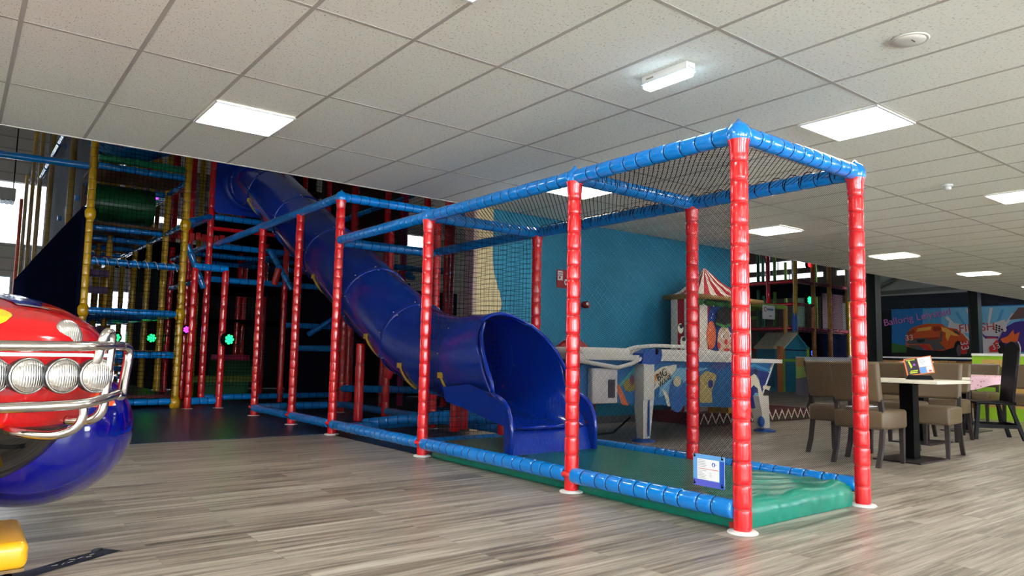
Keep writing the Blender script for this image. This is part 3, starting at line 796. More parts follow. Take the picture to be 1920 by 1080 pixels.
A.deck(2.8, 6.2, 14.6, 20, 2.9, darkpad); A.deck(2.8, 6.2, 14.6, 20, 1.5, darkpad); A.deck(2.8, 6.2, 14.6, 20, 4.3, deck)
for z, c in ((2.45, purple), (2.2, purple), (1.9, purple), (1.2, purple), (1.0, purple)): A.pan('padded_roller', c, (1.5, 14.4, z-.06), (2.1, 14.5, z+.06))
for z in (.35, .5, .65): A.pan('padded_roller', blue, (2.1, 15.6, z-.05), (2.7, 15.7, z+.05))
A.pan('plywood_wall', deck, (1.46, 13.25, 2.95), (1.9, 13.3, 3.5))
o = obj1('crawl_tube', mat('dark_green_plastic', (8, 84, 44), .3), lambda b: (b.lathe([(.3, 0), (.3, .95)], axis='X', seg=28, caps=False), b.lathe([(.29, 0), (.29, .95)], axis='X', seg=28, caps=False)), A.t, Vector((1.5, 13.0, 3.2))-A.o)
# rope ladder of crossed blue ropes under the top deck
def ropes(b):
    for k in range(14):
        y = 12.0+k*.09
        b.tube([(1.5, y, 4.15), (1.9, y, 3.98), (2.3, y, 4.0), (2.7, y, 4.2)], .012, 5)
obj1('rope_hammock', blue, lambda b: ropes(b), A.t, -A.o)
obj1('spiral_rope', mat('white_rope', (190, 196, 206), .6), lambda b: b.tube([(1.5+1.18*i/200, 11.93+.06*math.cos(i*.28), 2.15+.06*math.sin(i*.28)) for i in range(201)], .006, 5), A.t, -A.o)
for x in (1.44, 2.74):
    for z in (.08, 1.43, 2.83): obj1('node_cap', yellow, lambda b: b.lathe([(.05, -.1), (.075, -.05), (.08, .03), (.05, .1)], seg=16), A.t, Vector((x, 11.93, z))-A.o)
A.net([(1.5, 11.85, .15), (2.7, 11.85, .15), (2.7, 11.85, 6.2), (1.5, 11.85, 6.2)], label='black net across the front')
A.net([(1.38, 11.93, 2.97), (1.38, 21, 2.97), (1.38, 21, 6.2), (1.38, 11.93, 6.2)], net_fine)
A.pan('gloom_sheet', mat('gloom_dark', (30, 32, 40), .8), (1.56, 13.3, 2.97), (1.6, 21, 6.2))  # dark sheet added behind the net to deepen the gloom inside
A.pan('side_padding', darkpad, (1.34, 11.9, .02), (1.39, 21, 2.92))
# long dark netted flank reaching to the back of the hall
Bk = F(frame('play_tower_flank', 'long dark netted flank of the climbing frame receding to the back at far left', (1.4, 21.05, 0)), (1.4, 21.05, 0))
for y in (21.1, 23.4, 25.8): Bk.post(1.42, y, .02, 6.9 if y < 24 else 6.0)
Bk.post(1.36, 26.6, .02, 5.4, mat('orange_vinyl', (226, 84, 36), .4), tie_r, .05)
Bk.pan('side_padding', darkpad, (1.34, 21.05, .02), (1.39, 26.6, 2.9))
Bk.net([(1.38, 21.05, 2.9), (1.38, 26.6, 2.9), (1.38, 26.6, 5.4), (1.38, 21.05, 6.9)], net_fine)
Bk.pan('gloom_sheet', mat('gloom_dark', (30, 32, 40), .8), (2.0, 21.1, 2.9), (2.05, 26.6, 5.2))  # added sheet standing in for the shade behind the flank net
for k in range(9): Bk.pan('foam_block', mat('grey_foam', (120, 110, 96), .7), (1.9, 21.5+.5*(k % 3), 3.2+.45*(k//3)), (1.95, 21.75+.5*(k % 3), 3.4+.45*(k//3)))
o = pad('support_beam', (1.38, 11.9, 3.52), (-2.6, 11.9, 3.45), .05, .5, blue, blue, None); tag(o, 'straight blue padded beam reaching left from the climbing frame under the hall roof', 'beam')

Bf = F(frame('play_tower', 'dark middle climbing frame of red posts and blue beams carrying the top of the slide', (3.25, 12.45, 0)), (3.25, 12.45, 0), True)
tall = [(3.25, 12.45), (4.55, 12.45), (5.85, 12.45), (3.25, 13.75), (4.55, 13.75), (5.85, 13.75), (7.15, 13.0), (3.25, 15.05), (4.55, 15.05), (5.85, 15.05), (5.65, 10.8), (5.65, 12.1), (6.95, 10.8), (6.95, 9.5), (5.65, 9.5), (5.66, 8.21), (5.62, 8.85), (6.35, 8.9), (7.6, 10.8), (8.2, 12.1)]
for i, (x, y) in enumerate(tall):
    Bf.post(x, y, .01, 5.2, red, tie_r)
Bf.post(6.1, 11.0, .01, 5.2, mat('magenta_vinyl', (168, 24, 92), .3), tie_r)
for z in (.12, 1.35, 2.06, 2.62, 3.1):
    for a, c in ((3.25, 4.55), (4.55, 5.85)):
        if z == 1.35 and a < 4: continue
        Bf.beam((a+.05, 12.45, z), (c-.05, 12.45, z))
for z in (2.06, 2.62, 3.1):
    for x in (3.25, 4.55, 5.85):
        Bf.beam((x, 12.5, z), (x, 13.7, z)); Bf.beam((x, 13.8, z), (x, 15.0, z))
    Bf.beam((3.3, 13.75, z), (5.8, 13.75, z)); Bf.beam((3.3, 15.05, z), (5.8, 15.05, z))
Bf.beam((2.8, 12.0, 2.9), (3.25, 12.45, 3.1)); Bf.beam((2.9, 12.45, 2.6), (3.2, 12.45, 1.9)); Bf.beam((4.2, 12.3, 2.62), (4.55, 12.1, 1.95))
for a, c in (((5.65, 9.5, 3.05), (5.65, 12.1, 3.05)), ((5.65, 10.8, 2.35), (6.95, 10.8, 2.35)), ((5.65, 12.1, 2.35), (6.95, 12.1, 2.35)), ((5.66, 8.2, .32), (5.65, 9.5, .32)), ((5.65, 9.5, .15), (6.95, 9.5, .15)), ((5.65, 8.2, .15), (5.0, 8.2, .15))): Bf.beam(a, c)
Bf.beam((5.0, 12.4, 1.2), (6.2, 10.9, 2.3), blue, tie_k, .05); Bf.beam((5.3, 12.6, 3.2), (6.9, 11.0, 4.0), blue, tie_k, .05)
Bf.beam((3.3, 12.5, 2.92), (5.8, 12.5, 2.92), red, tie_r, .035, .3)
Bf.deck(3.3, 5.8, 12.5, 15, 3.08, darkpad); Bf.deck(3.3, 5.8, 12.5, 15, 2.02, darkpad)
Bf.pan('backing_screen', darkpad, (4.75, 12.7, .02), (7.2, 12.75, 2.3))  # navy backing added to keep the space behind dark
Bf.pan('backing_screen', darkpad, (6.05, 13.1, .02), (8.6, 13.15, 2.2))  # second added backing, stands for the dark of the frame
Bf.pan('backing_screen', mat('maroon_screen', (70, 22, 26), .6), (5.9, 14.2, 3.1), (7.8, 14.25, 5.2))
Bf.pan('foam_step', mat('dark_green_foam', (16, 84, 50), .6), (3.7, 14.0, .02), (4.5, 15, .35)); Bf.pan('foam_step', mat('dark_green_foam', (16, 84, 50), .6), (4.2, 14.6, .35), (4.9, 15.6, .7))
Bf.pan('foam_step', mat('pink_foam', (170, 30, 80), .6), (3.9, 14.3, .7), (4.6, 14.4, .8))
Bf.pan('foam_step', mat('olive_foam', (96, 110, 36), .6), (3.4, 13.9, .3), (4.6, 13.95, .42))
Bf.pan('gloom_backdrop', mat('gloom_dark', (30, 32, 40), .8), (2.9, 17.0, .02), (9.5, 17.05, 3.0))  # sheet added to hide the bright back wall and imitate shade
Bf.pan('gloom_backdrop', mat('gloom_dark', (30, 32, 40), .8), (4.6, 15.3, 3.0), (6.2, 15.35, 5.2))  # upper sheet, also added to darken the view through the frame
Bf.net([(5.7, 9.4, .2), (5.7, 12.1, .2), (5.7, 12.1, 5), (5.7, 9.4, 5)])
Bf.net([(3.3, 13.7, .2), (5.8, 13.7, .2), (5.8, 13.7, 5.2), (3.3, 13.7, 5.2)])
for x in (2.78, 2.98, 3.18): pass
def fringe(b):
    for k in range(10): b.box((2.85+.1*k, 13.2, 2.86-.02*(k % 2)), (.08, .02, .13))
obj1('red_pennants', mat('red_cloth', (200, 36, 40), .7), fringe, Bf.t, -Bf.o)

# entry arch with its glowing disc
arch = F(thing('entry_arch', 'small red and blue padded entry arch beside the yellow climbing frame', 'entry arch', (2.85, 11.63, 0)), (2.85, 11.63, 0), True)
for x in (2.85, 3.3):
    p_ = arch.post(x, 11.63, .01, 2.14, red, tie_r, .05, .19)
    obj1('foot_plate', white_p, lambda b: b.lathe([(.078, -.008), (.08, -.004), (.07, .004)], seg=24), p_)
arch.beam((2.82, 11.63, 2.16), (3.33, 11.63, 2.16), blue, tie_k, .055, .13); arch.beam((2.9, 11.63, .12), (3.25, 11.63, .12), blue, tie_k, .055, .13)
def disc(x, y, z, c, lab, r=.085, rot=0):
    t = thing('party_light', lab, 'party light', (x, y, z), rot)
    obj1('housing', black, lambda b: b.lathe([(r*1.25, .05), (r*1.3, .0), (r*1.25, -.03), (r*.95, -.035)], axis='Y', seg=28), t)
    def pet(b):
        b.lathe([(r*.25, -.042), (r*.25, -.03)], axis='Y', seg=12)
        for k in range(7):
            a = k*2*PI/7; b.box((r*.62*math.cos(a), -.038, r*.62*math.sin(a)), (r*.52, .01, r*.42), rot=(0, -a, 0), bev=.008)
    obj1('lit_petals', mat('lit_%d_%d_%d' % c, c, .4, emit=5), pet, t)
disc(3.36, 11.53, 1.06, (20, 255, 90), 'round green glowing party light strapped to the right post of the entry arch', rot=.35)
disc(3.05, 12.8, 1.22, (190, 40, 255), 'round purple glowing party light behind the entry arch', .06)
disc(2.55, 16.2, 1.1, (20, 255, 90), 'small green glowing party light left of centre deep inside the yellow frame', .09)
disc(3.1, 15.7, 1.1, (20, 255, 90), 'green glowing party light half hidden by a yellow post inside the frame', .09)
disc(1.75, 15.6, 4.1, (20, 255, 90), 'green glowing party light high on the netted flank of the yellow frame', .1)
disc(3.1, 16, 4.0, (120, 40, 255), 'violet glowing party light seen high up inside the yellow frame', .08)

# far right climbing frame
C0 = (21.8, 13.0, 0)
Cf = F(frame('play_tower', 'distant multicoloured climbing frame seen behind the right end of the play cage', C0), C0)
cx = [21.8, 22.9, 23.95, 25.2, 26.8]; cy = [13.0, 14.0, 15.1, 16.4, 17.8]
colx = [yellow, mat('orange_y', (214, 140, 60), .4), mat('orange_y', (214, 140, 60), .4), yellow, yellow]
for i, x in enumerate(cx): Cf.post(x, 13.0, .01, 4.6, colx[i], tie_y, .075, .3)
for i, y in enumerate(cy[1:]): Cf.post(21.8, y, .01 if i else 2.4, 5.2, red, tie_r, .075, .3)
for i, x in enumerate(cx[1:]):
    for y in cy[2:4]: Cf.post(x, y, .01, 4.9, lime if i % 2 else green_v, green_v, .06, .3)
for z, m in ((1.95, red), (2.75, red), (3.5, red), (.9, red), (1.25, red)):
    for a, c in zip(cy, cy[1:]): Cf.beam((21.8, a, z), (21.8, c, z), m, tie_r, .06, .3)
for z in (1.95, 3.5, 2.75):
    for a, c in zip(cx, cx[1:]):
        if z == 2.75 and a > 22: continue
        Cf.beam((a, 13, z), (c, 13, z), mat('plum_vinyl', (140, 40, 66), .4), tie_r, .06, .3)
for z in (2.4, 3.0): Cf.beam((22.9, 15.1, z), (22.9, 17.8, z), lime, green_v, .06, .3)
Cf.deck(21.9, 26.7, 13.1, 17.5, 3.45, darkpad); Cf.deck(21.9, 26.7, 13.1, 17.5, 1.9, mat('maroon_pad', (96, 16, 30), .5))
Cf.pan('backing_screen', darkpad, (22.3, 13.3, .02), (27.0, 13.35, 1.85)); Cf.pan('backing_screen', mat('plum_screen', (70, 20, 36), .5), (24.2, 13.4, 1.95), (25.6, 13.45, 3.3))
Cf.pan('backing_screen', mat('pale_green_pad', (96, 150, 120), .5), (23.2, 13.9, 2.05), (23.9, 13.95, 3.1)); Cf.pan('backing_screen', mat('grey_pad', (96, 98, 96), .5), (26.0, 13.9, 1.0), (27.2, 13.95, 3.1))
Cf.net([(21.75, 12.93, .1), (27, 12.93, .1), (27, 12.93, 4.5), (21.75, 12.93, 4.5)])
for z in (1.0, 1.9, 2.6, 3.3): Cf.beam((26.8, 13, z), (28.4, 13, z), mat('plum_vinyl', (140, 40, 66), .4) if z != 2.6 else mat('orange_y', (214, 140, 60), .4), tie_r, .05, .3)
Cf.post(28.4, 13, .01, 4.6, yellow, tie_y, .07, .3)
disc(22.95, 13.2, 2.95, (30, 255, 130), 'green glowing party light on the distant climbing frame', .14)
disc(22.95, 13.1, 1.15, (40, 70, 255), 'blue glowing party light low on the distant climbing frame', .15)
disc(22.8, 13.1, 4.15, (255, 40, 50), 'red glowing party light high on the distant climbing frame', .1)
E0 = (18.0, 12.0, 0)
En = F(thing('netted_enclosure', 'netted pen with lime top rails and orange posts in front of the distant climbing frame', 'netted pen', E0), E0)
p1, p2 = atY(1400, 567, 12.0), atY(1472, 577, 12.0)
for x in (p1.x, p2.x): En.post(x, 12.0, .01, 2.45, mat('orange_y', (214, 140, 60), .4), tie_y, .06, .3)
En.beam((p1.x, 12, 2.47), (p2.x, 12, 2.47), lime, green_v, .065, .3); En.beam((p1.x, 12, 2.47), (p1.x, 14.5, 2.47), lime, green_v, .06, .3); En.beam((p2.x, 12, 2.47), (p2.x, 14.5, 2.47), lime, green_v, .06, .3); En.beam((p1.x, 14.5, 2.47), (p2.x, 14.5, 2.47), lime, green_v, .06, .3)
En.net([(p1.x, 12, .1), (p2.x, 12, .1), (p2.x, 12, 2.4), (p1.x, 12, 2.4)], net_fine); En.pan('padded_back', mat('brown_pad', (70, 58, 48), .7), (p1.x, 14.6, .05), (p2.x, 14.65, 2.4))
t = thing('rules_sign', 'small white rules sign hanging on the lime rail of the netted pen', 'sign', (18.56, 11.9, 2.27))
boxobj('board', P('paper', (240, 242, 246)), (-.3, 0, -.2), (.3, .02, .2), t)
flatart('print', t, (-.3, 0, -.2), (1, 0, 0), (0, 0, 1), (0, -1, 0), [(P('red_line', (200, 60, 60)), ell(.12, .28, .07, .07)), (P('paper', (240, 242, 246)), ell(.12, .28, .045, .045)), (P('grey_blue', (110, 140, 170)), rect(.2, .52, .25, .31)), (gr, rect(.28, .42, .07, .11))], step=.003)

# ------------------------------------------------------------------ columns and the banner wall behind the dining area
for px, x, lab in ((1645, 15.05, 'nearer dark steel column at the ceiling edge, beside the distant climbing frame'), (1828, 20.35, 'farther dark steel column standing in front of the racing car banner')):
    def ibeam(b):
        b.box((0, .1, 0), (.24, .02, CZ+.2)); b.box((0, -.1, 0), (.24, .02, CZ+.2)); b.box((0, 0, 0), (.02, .2, CZ+.2))
    t = thing('steel_column', lab, 'column', (x, CEY+.14, 0)); obj1('shaft', mat('dark_green_steel', (26, 34, 36), .45), ibeam, t, (0, 0, (CZ+.2)/2)); boxobj('base_plate', black, (-.16, -.16, 0), (.16, .16, .02), t)
MX = 24.6
struct(boxobj('wall_banner', mat('black_backcloth', (20, 22, 30), .85), (MX+.02, -4.9, 0), (MX+.15, 12.3, 2.75)))
struct(boxobj('trim_4', mat('navy_band', (36, 40, 56), .8), (MX-.02, -4.9, 2.62), (MX+.02, 12.3, 3.1)))
struct(boxobj('wall_banner_upper', mat('pale_panel', (206, 204, 196), .6), (MX+.2, 4, 3.0), (MX+.3, 12.8, 9.4)))
def brace(b):
    g = mat('grey_steel', (128, 128, 124), .5); b.use(g)
    for p, q in (((MX+.1, 12.2, 3.15), (MX+.1, 9.2, 4.6)), ((MX+.1, 9.2, 4.6), (MX+.1, 6.0, 3.1)), ((MX+.1, 12.6, 3.2), (MX+.1, 5, 3.35))): b.tube([p, q], .07, 8)
struct(obj1('trim_5', mat('grey_steel', (128, 128, 124), .5), brace))
def mp(px, py): p = atX(px, py, MX); return (p.x, p.y, p.z)
Y0 = atX(1672, 580, MX).y
ban = thing('racing_banner', 'wide printed banner of cartoon race cars and a finish line hung on the far wall', 'banner', (MX-.03, Y0, 0))
def mu(px, py): p = atX(px, py, MX-.03); return (Y0-p.y, p.z)
def MP(*pts): return [mu(*p) for p in pts]
sky1 = P('banner_blue', (30, 120, 196)); sky2 = P('banner_pale', (120, 190, 224)); sky3 = P('banner_mid', (80, 164, 214)); pale = P('banner_white', (222, 214, 218)); org = P('car_orange', (214, 84, 30)); orl = P('car_light', (240, 170, 70)); ord_ = P('car_dark', (160, 52, 24)); blk = P('ink', (18, 18, 24)); gry = P('car_grey', (92, 88, 92)); grn = P('hill', (56, 112, 44)); pur = P('car_purple', (60, 40, 130)); rdd = P('car_red', (214, 44, 40)); pnk = P('letter_pink', (232, 120, 190))
polys = [(sky1, MP((1672, 580), (2130, 566), (2130, 682), (1672, 672))), (sky3, MP((1730, 579), (2130, 566), (2130, 680), (1730, 660))), (sky2, MP((1765, 578), (2130, 566), (2130, 670), (1765, 640)))]
for k in range(14):
    a0 = math.pi*(.08+k*.062); a1 = a0+.055
    c = (1845, 664)
    polys.append((sky3 if k % 2 else pale, MP(c, (c[0]+115*math.cos(a0), max(577-(c[0]-1845)*.01, c[1]-88*math.sin(a0))), (c[0]+115*math.cos(a1), max(577, c[1]-88*math.sin(a1))))) if math.sin(a0) > .45 or 1 else None)
polys += [(pale, MP((1835, 625), (1920, 622), (1900, 662), (1830, 664))),
 (grn, MP((1673, 643), (1700, 648), (1725, 652), (1725, 671), (1673, 671))), (blk, MP((1673, 661), (1740, 661), (1840, 664), (1840, 671.5), (1673, 671.5))),
 (pale, MP((1781, 604), (1815, 610), (1850, 610), (1885, 599), (1892, 620), (1855, 626), (1810, 624), (1778, 614))),
 (org, MP((1699, 634), (1704, 622), (1712, 614), (1735, 607), (1766, 607), (1776, 614), (1795, 617), (1808, 628), (1822, 645), (1820, 660), (1800, 667), (1762, 668), (1750, 656), (1700, 650))),
 (ord_, MP((1703, 637), (1722, 634), (1762, 632), (1762, 640), (1720, 642), (1703, 641))),
 (orl, MP((1721, 616), (1748, 612), (1746, 619), (1720, 622))), (orl, MP((1766, 613), (1776, 615), (1800, 630), (1790, 630), (1768, 621))), (orl, MP((1775, 618), (1786, 624), (1778, 640), (1774, 632))),
 (ord_, ell(*mu(1707, 625), .07, .07)), (ord_, ell(*mu(1713, 622), .07, .07)), (ord_, ell(*mu(1755, 617), .07, .08)), (ord_, ell(*mu(1761, 616), .07, .08)),
 (gry, MP((1699, 639), (1718, 638), (1722, 634), (1737, 634), (1741, 638), (1764, 636), (1765, 622), (1768, 622), (1768, 640), (1752, 645), (1705, 645))),
 (blk, MP((1720, 637), (1736, 636), (1734, 642), (1723, 643))),
 (gry, MP((1701, 647), (1724, 647), (1740, 655), (1722, 655))), (gry, MP((1744, 642), (1762, 641), (1776, 655), (1752, 656))), (rdd, MP((1724, 647), (1738, 646), (1750, 657), (1738, 657))),
 (blk, MP((1702, 650), (1722, 656), (1770, 658), (1796, 650), (1796, 671), (1702, 671))),
 (blk, ell(*mu(1799, 656), .13, .28)), (gry, ell(*mu(1800, 657), .07, .18)), (rdd, MP((1803, 638), (1818, 642), (1816, 660), (1804, 664))), (blk, ell(*mu(1820, 658), .07, .2)),
 (P('windscreen', (60, 60, 90)), MP((1788, 617), (1800, 624), (1803, 629), (1792, 624))),
 (pur, MP((1872, 640), (1882, 622), (1890, 612), (1905, 604), (1940, 600), (1990, 602), (2010, 660), (1880, 660))), (P('flame', (226, 100, 40)), MP((1878, 636), (1892, 630), (1902, 618), (1904, 628), (1914, 622), (1910, 640), (1895, 645), (1882, 642))),
 (rdd, MP((1857, 652), (1872, 636), (1876, 644), (1874, 660), (1858, 660))), (blk, ell(*mu(1880, 654), .1, .2)), (pale, ell(*mu(1886, 618), .05, .07)),
 (pur, MP((1845, 625), (1849, 630), (1874, 631), (1874, 635), (1850, 635), (1845, 630))), (rdd, MP((1853, 632), (1872, 633), (1872, 635), (1853, 634.5))),
 (P('brown_wing', (110, 80, 80)), MP((1894, 600), (1912, 577), (1990, 575), (1990, 590))),
 (pale, MP((1860, 612), (1874, 604), (1884, 612), (1870, 624)))]
for i in range(5):
    for j in range(4):
        if (i+j) % 2:
            def q(a, c): return mu(1860+a*4.4+c*2.6, 613-a*1.8+c*3.0)
            polys.append((blk, [q(i*.64, j), q((i+1)*.64, j), q((i+1)*.64, j+1), q(i*.64, j+1)]))
polys = [p for p in polys if p]
Wb = mu(2130, 600)[0]
boxobj('cloth', sky1, (-.001, -Wb, mu(1672, 671)[1]), (.02, 0, mu(1672, 580)[1]), ban)
flatart('printed_scene', ban, (0, 0, 0), (0, -1, 0), (0, 0, 1), (-1, 0, 0), polys, base=.002, step=.002)
def textat(txt, px, py, size, m, parent, ang=0, name='lettering', off=.12):
    u, v = mu(px, py)
    M = Matrix.Translation((-off, -u, v)) @ Matrix(((0, 0, -1, 0), (-1, 0, 0, 0), (0, 1, 0, 0), (0, 0, 0, 1))) @ Matrix.Rotation(R(ang), 4, 'Z')
    return text_mesh(txt, size, m, M, name, parent)
o = textat('Ballorig Lelystad', 1720, 596, .32, P('letter_blue', (40, 50, 140)), ban, 9, off=.118); o.scale = (1, 1, 1)
textat('Ballorig Lelystad', 1720.3, 595.7, .315, pnk, ban, 9, off=.122)
textat('33', 1708, 634, .26, pale, ban, 5); textat('33', 1811, 648, .3, pale, ban, -80); textat('FINISH', 1834, 615, .34, P('finish_red', (196, 60, 50)), ban, 3); textat('33', 1870, 650, .24, pale, ban, 20)
obj1('curtain_hooks', steel, lambda b: [b.box((0, -.35*k, mu(1672, 578)[1]), (.02, .02, .08)) for k in range(22)], ban)
# plank fence in front of the banner
fx = 16.5
fen = thing('plank_fence', 'low timber plank fence with white cap rail in front of the racing banner', 'fence', (fx, 7.0, 0))
wdm = mat('pine_planks', (176, 130, 76), .6, var=.2); wd2 = mat('pine_dark', (140, 98, 54), .6)
def planks(b):
    rn = random.Random(2)
    for k in range(44):
        b.use(wdm if rn.random() > .35 else wd2); b.box((0, 1.4-k*.16, .49+rn.uniform(-.012, .0)), (.02, .15, .94))
obj1('planks', wdm, planks, fen); boxobj('cap_rail', white_p, (-.05, -5.6, 1.0), (.05, 1.5, 1.03), fen)
fen.location.z = 0
t = thing('printed_panel', 'lime green panel printed with a wooden fence and bushes, right of the steel column', 'panel', (13.6, atX(1822, 660, 13.6).y, 0))
lg = P('lime', (150, 200, 40)); pw = P('plank_print', (200, 160, 90)); bsh = P('bush', (110, 110, 40))
pl = [(lg, rect(0, 3.6, 0, 1.06))]+[(pw, rect(.15+.42*k, .45+.42*k, .2, .98-.1*(k % 3))) for k in range(8)]+[(bsh, ell(.3, .7, .2, .22)), (P('leaf', (130, 180, 50)), ell(.2, .45, .25, .2)), (white_p, rect(0, 3.6, 1.04, 1.08))]
boxobj('board', lg, (0.001, -3.6, 0), (.04, 0, 1.08), t); flatart('print', t, (0, 0, 0), (0, -1, 0), (0, 0, 1), (-1, 0, 0), pl, step=.002)
t = thing('printed_panel', 'white topped panel printed with a tree and meadow, behind the cage end post', 'panel', (17.6, atX(1492, 672, 17.6).y, 0))
pl = [(P('meadow', (170, 200, 90)), rect(0, 1.7, .0, 1.0)), (P('paper', (240, 242, 246)), rect(0, 1.7, .86, 1.0)), (P('trunk', (130, 90, 60)), rect(.5, .58, .4, .85)), (P('leaf', (130, 180, 50)), ell(.55, .8, .35, .12)), (P('plank_print', (200, 160, 90)), rect(0, .25, .75, .98)), (P('road', (120, 112, 124)), [(0, 0), (1.5, 0), (1.5, .62), (.6, .55), (0, .42)])]
boxobj('board', lg, (.001, -1.7, 0), (.04, 0, 1.0), t); flatart('print', t, (0, 0, 0), (0, -1, 0), (0, 0, 1), (-1, 0, 0), pl, step=.002)
t = thing('wooden_rack', 'small slatted pale wooden rack on a far table before the purple car of the banner', 'rack', (14.4, 4.02, .75))
for z in (.1, .28, .46, .62): boxobj('slat', P('pale_wood', (222, 200, 150)), (0, -.34, z), (.05, 0, z+.07), t)
for y in (-.34, -.05): boxobj('upright', P('pale_wood', (222, 200, 150)), (-.01, y, 0), (.03, y+.05, .7), t)

# ------------------------------------------------------------------ teal toy house far behind
t = thing('toy_house', 'teal toy playhouse with pointed roof and lime door frame, behind the water game', 'playhouse', (19.6, 12.3-.6, 0))
teal = mat('teal_panel', (24, 128, 160), .45)
obj1('front', teal, lambda b: b.prism([(-.62, 0, 0), (.55, 0, 0), (.55, 0, 1.22), (-.03, 0, 1.62), (-.62, 0, 1.22)], (0, .9, 0)), t)
obj1('roof', mat('teal_roof', (40, 150, 178), .4), lambda b: (b.prism([(.6, -.06, 1.22), (.6, -.06, 1.28), (-.03, -.06, 1.72), (-.03, -.06, 1.64)], (0, 1.0, 0)), b.use(mat('cream_board', (220, 210, 180), .5)), b.prism([(-.7, -.06, 1.22), (-.7, -.06, 1.28), (-.03, -.06, 1.72), (-.03, -.06, 1.64)], (0, 1.0, 0))), t)
obj1('trim', black, lambda b: b.box((-.03, -.01, 1.2), (1.15, .03, .03)), t)
obj1('door_frame', lime, lambda b: (b.box((-.3+.0, -.02, .9), (.9, .04, .08)), b.box((.2, -.02, .45), (.1, .04, .9)), b.box((-.7, -.02, .45), (.1, .04, .9))), t)
boxobj('side_post', lime, (.55, -.03, 0), (.68, .08, 1.3), t); boxobj('side_post', mat('orange_board', (206, 120, 56), .5), (-.85, -.03, 0), (-.62, .08, 1.3), t)
obj1('finial', mat('blue_ears', (30, 100, 180), .4), lambda b: [b.ball((-.03+s*.07, 0, 2.0), (.06, .04, .3)) for s in (-1, 1)], t)
t = thing('toy_slide', 'small red toddler slide beside the teal playhouse', 'toy slide', (21.5, 12.1, 0))
obj1('chute', mat('toy_red', (206, 24, 40), .3), lambda b: b.prism([(-.5, 0, 0), (-.5, 0, 1.0), (-.4, 0, 1.0), (.55, 0, .12), (.55, 0, 0)], (0, .4, 0)), t)
obj1('rail', white_p, lambda b: b.tube([(-.25, -.03, .78), (.3, -.03, .3)], .05, 8), t)
t = thing('play_table', 'lime green padded play table in front of the printed meadow panel', 'play table', (21.5, 11.2, 0))
boxobj('top', lime, (-.9, -.3, .72), (.9, .3, .8), t)
for x in (.0, .8): boxobj('leg', lime, (x-.07, -.1, 0), (x+.07, .1, .72), t)
boxobj('corner', mat('toy_red', (206, 24, 40), .3), (-.1, -.32, .62), (.12, -.28, .72), t)

# ------------------------------------------------------------------ circus booth
Yb = 6.45
bt = thing('circus_booth', 'circus tent shaped ride booth with striped red and white roof and a blue clown oval', 'ride booth', (8.9, Yb, 0))
def ab(px, py): p = atY(px, py, Yb); return (p.x-8.9, p.z)
stripe_r = mat('booth_red', (184, 26, 44), .45); stripe_w = mat('booth_white', (226, 220, 204), .5); gold = mat('booth_gold', (150, 116, 60), .5)
x0, x1 = ab(1297, 600)[0], ab(1408, 600)[0]; ze = ab(1300, 556)[1]; za = ab(1308, 508)[1]
def body(b):
    n = 8; w = (x1-x0)/n
    for k in range(n): b.use(stripe_w if k % 2 else stripe_r); b.box((x0+w*(k+.5), .18, .5*(.16+ze)), (w, .36, ze-.16))
    for k in range(3): b.use(stripe_r if k == 1 else stripe_w); b.box((x0-.006, .06+.12*k, .5*(.16+ze)), (.012, .12, ze-.16))
obj1('body', stripe_r, body, bt)
cxm = (x0+x1)/2
def roof(b):
    n = 18; ap = (cxm-.22, .16, za+.10)
    cor = [(x0-.08, -.12), (x1+.1, -.12), (x1+.1, .42), (x0-.08, .42)]
    k = 0
    for (a, c) in zip(cor, cor[1:]+cor[:1]):
        m = 8 if abs(a[0]-c[0]) > .5 else 4
        for i in range(m):
            b.use(stripe_r if k % 2 else stripe_w); k += 1
            p = (a[0]+(c[0]-a[0])*i/m, a[1]+(c[1]-a[1])*i/m); q = (a[0]+(c[0]-a[0])*(i+1)/m, a[1]+(c[1]-a[1])*(i+1)/m)
            mid = lambda r, h: tuple([r[0]*(1-h)+ap[0]*h, r[1]*(1-h)+ap[1]*h, ze*(1-h)+ap[2]*h-.09*math.sin(PI*h)])
            for h0, h1 in ((0, .35), (.35, .7), (.7, .97)):
                b.quad([mid(p, h0), mid(q, h0), mid(q, h1), mid(p, h1)])
obj1('roof', stripe_r, roof, bt)
obj1('roof_edge', gold, lambda b: (b.tube([(x0-.08, -.12, ze), (x1+.1, -.12, ze), (x1+.1, .42, ze), (x0-.08, .42, ze)], .035, 8, closed=True)), bt)
gg = mat('garland_green', (50, 110, 50), .6)
obj1('garland', gg, lambda b: [b.ball((x0+.12+.25*k, -.02, ze-.07), (.13, .03, .05), 10, 6) for k in range(int((x1-x0)/.25))], bt)
def e2(px, py, dx, dy, n=24): u, v = ab(px, py); return ell(u, v, dx, dy, n)
ovx, ovz = ab(1353, 612)
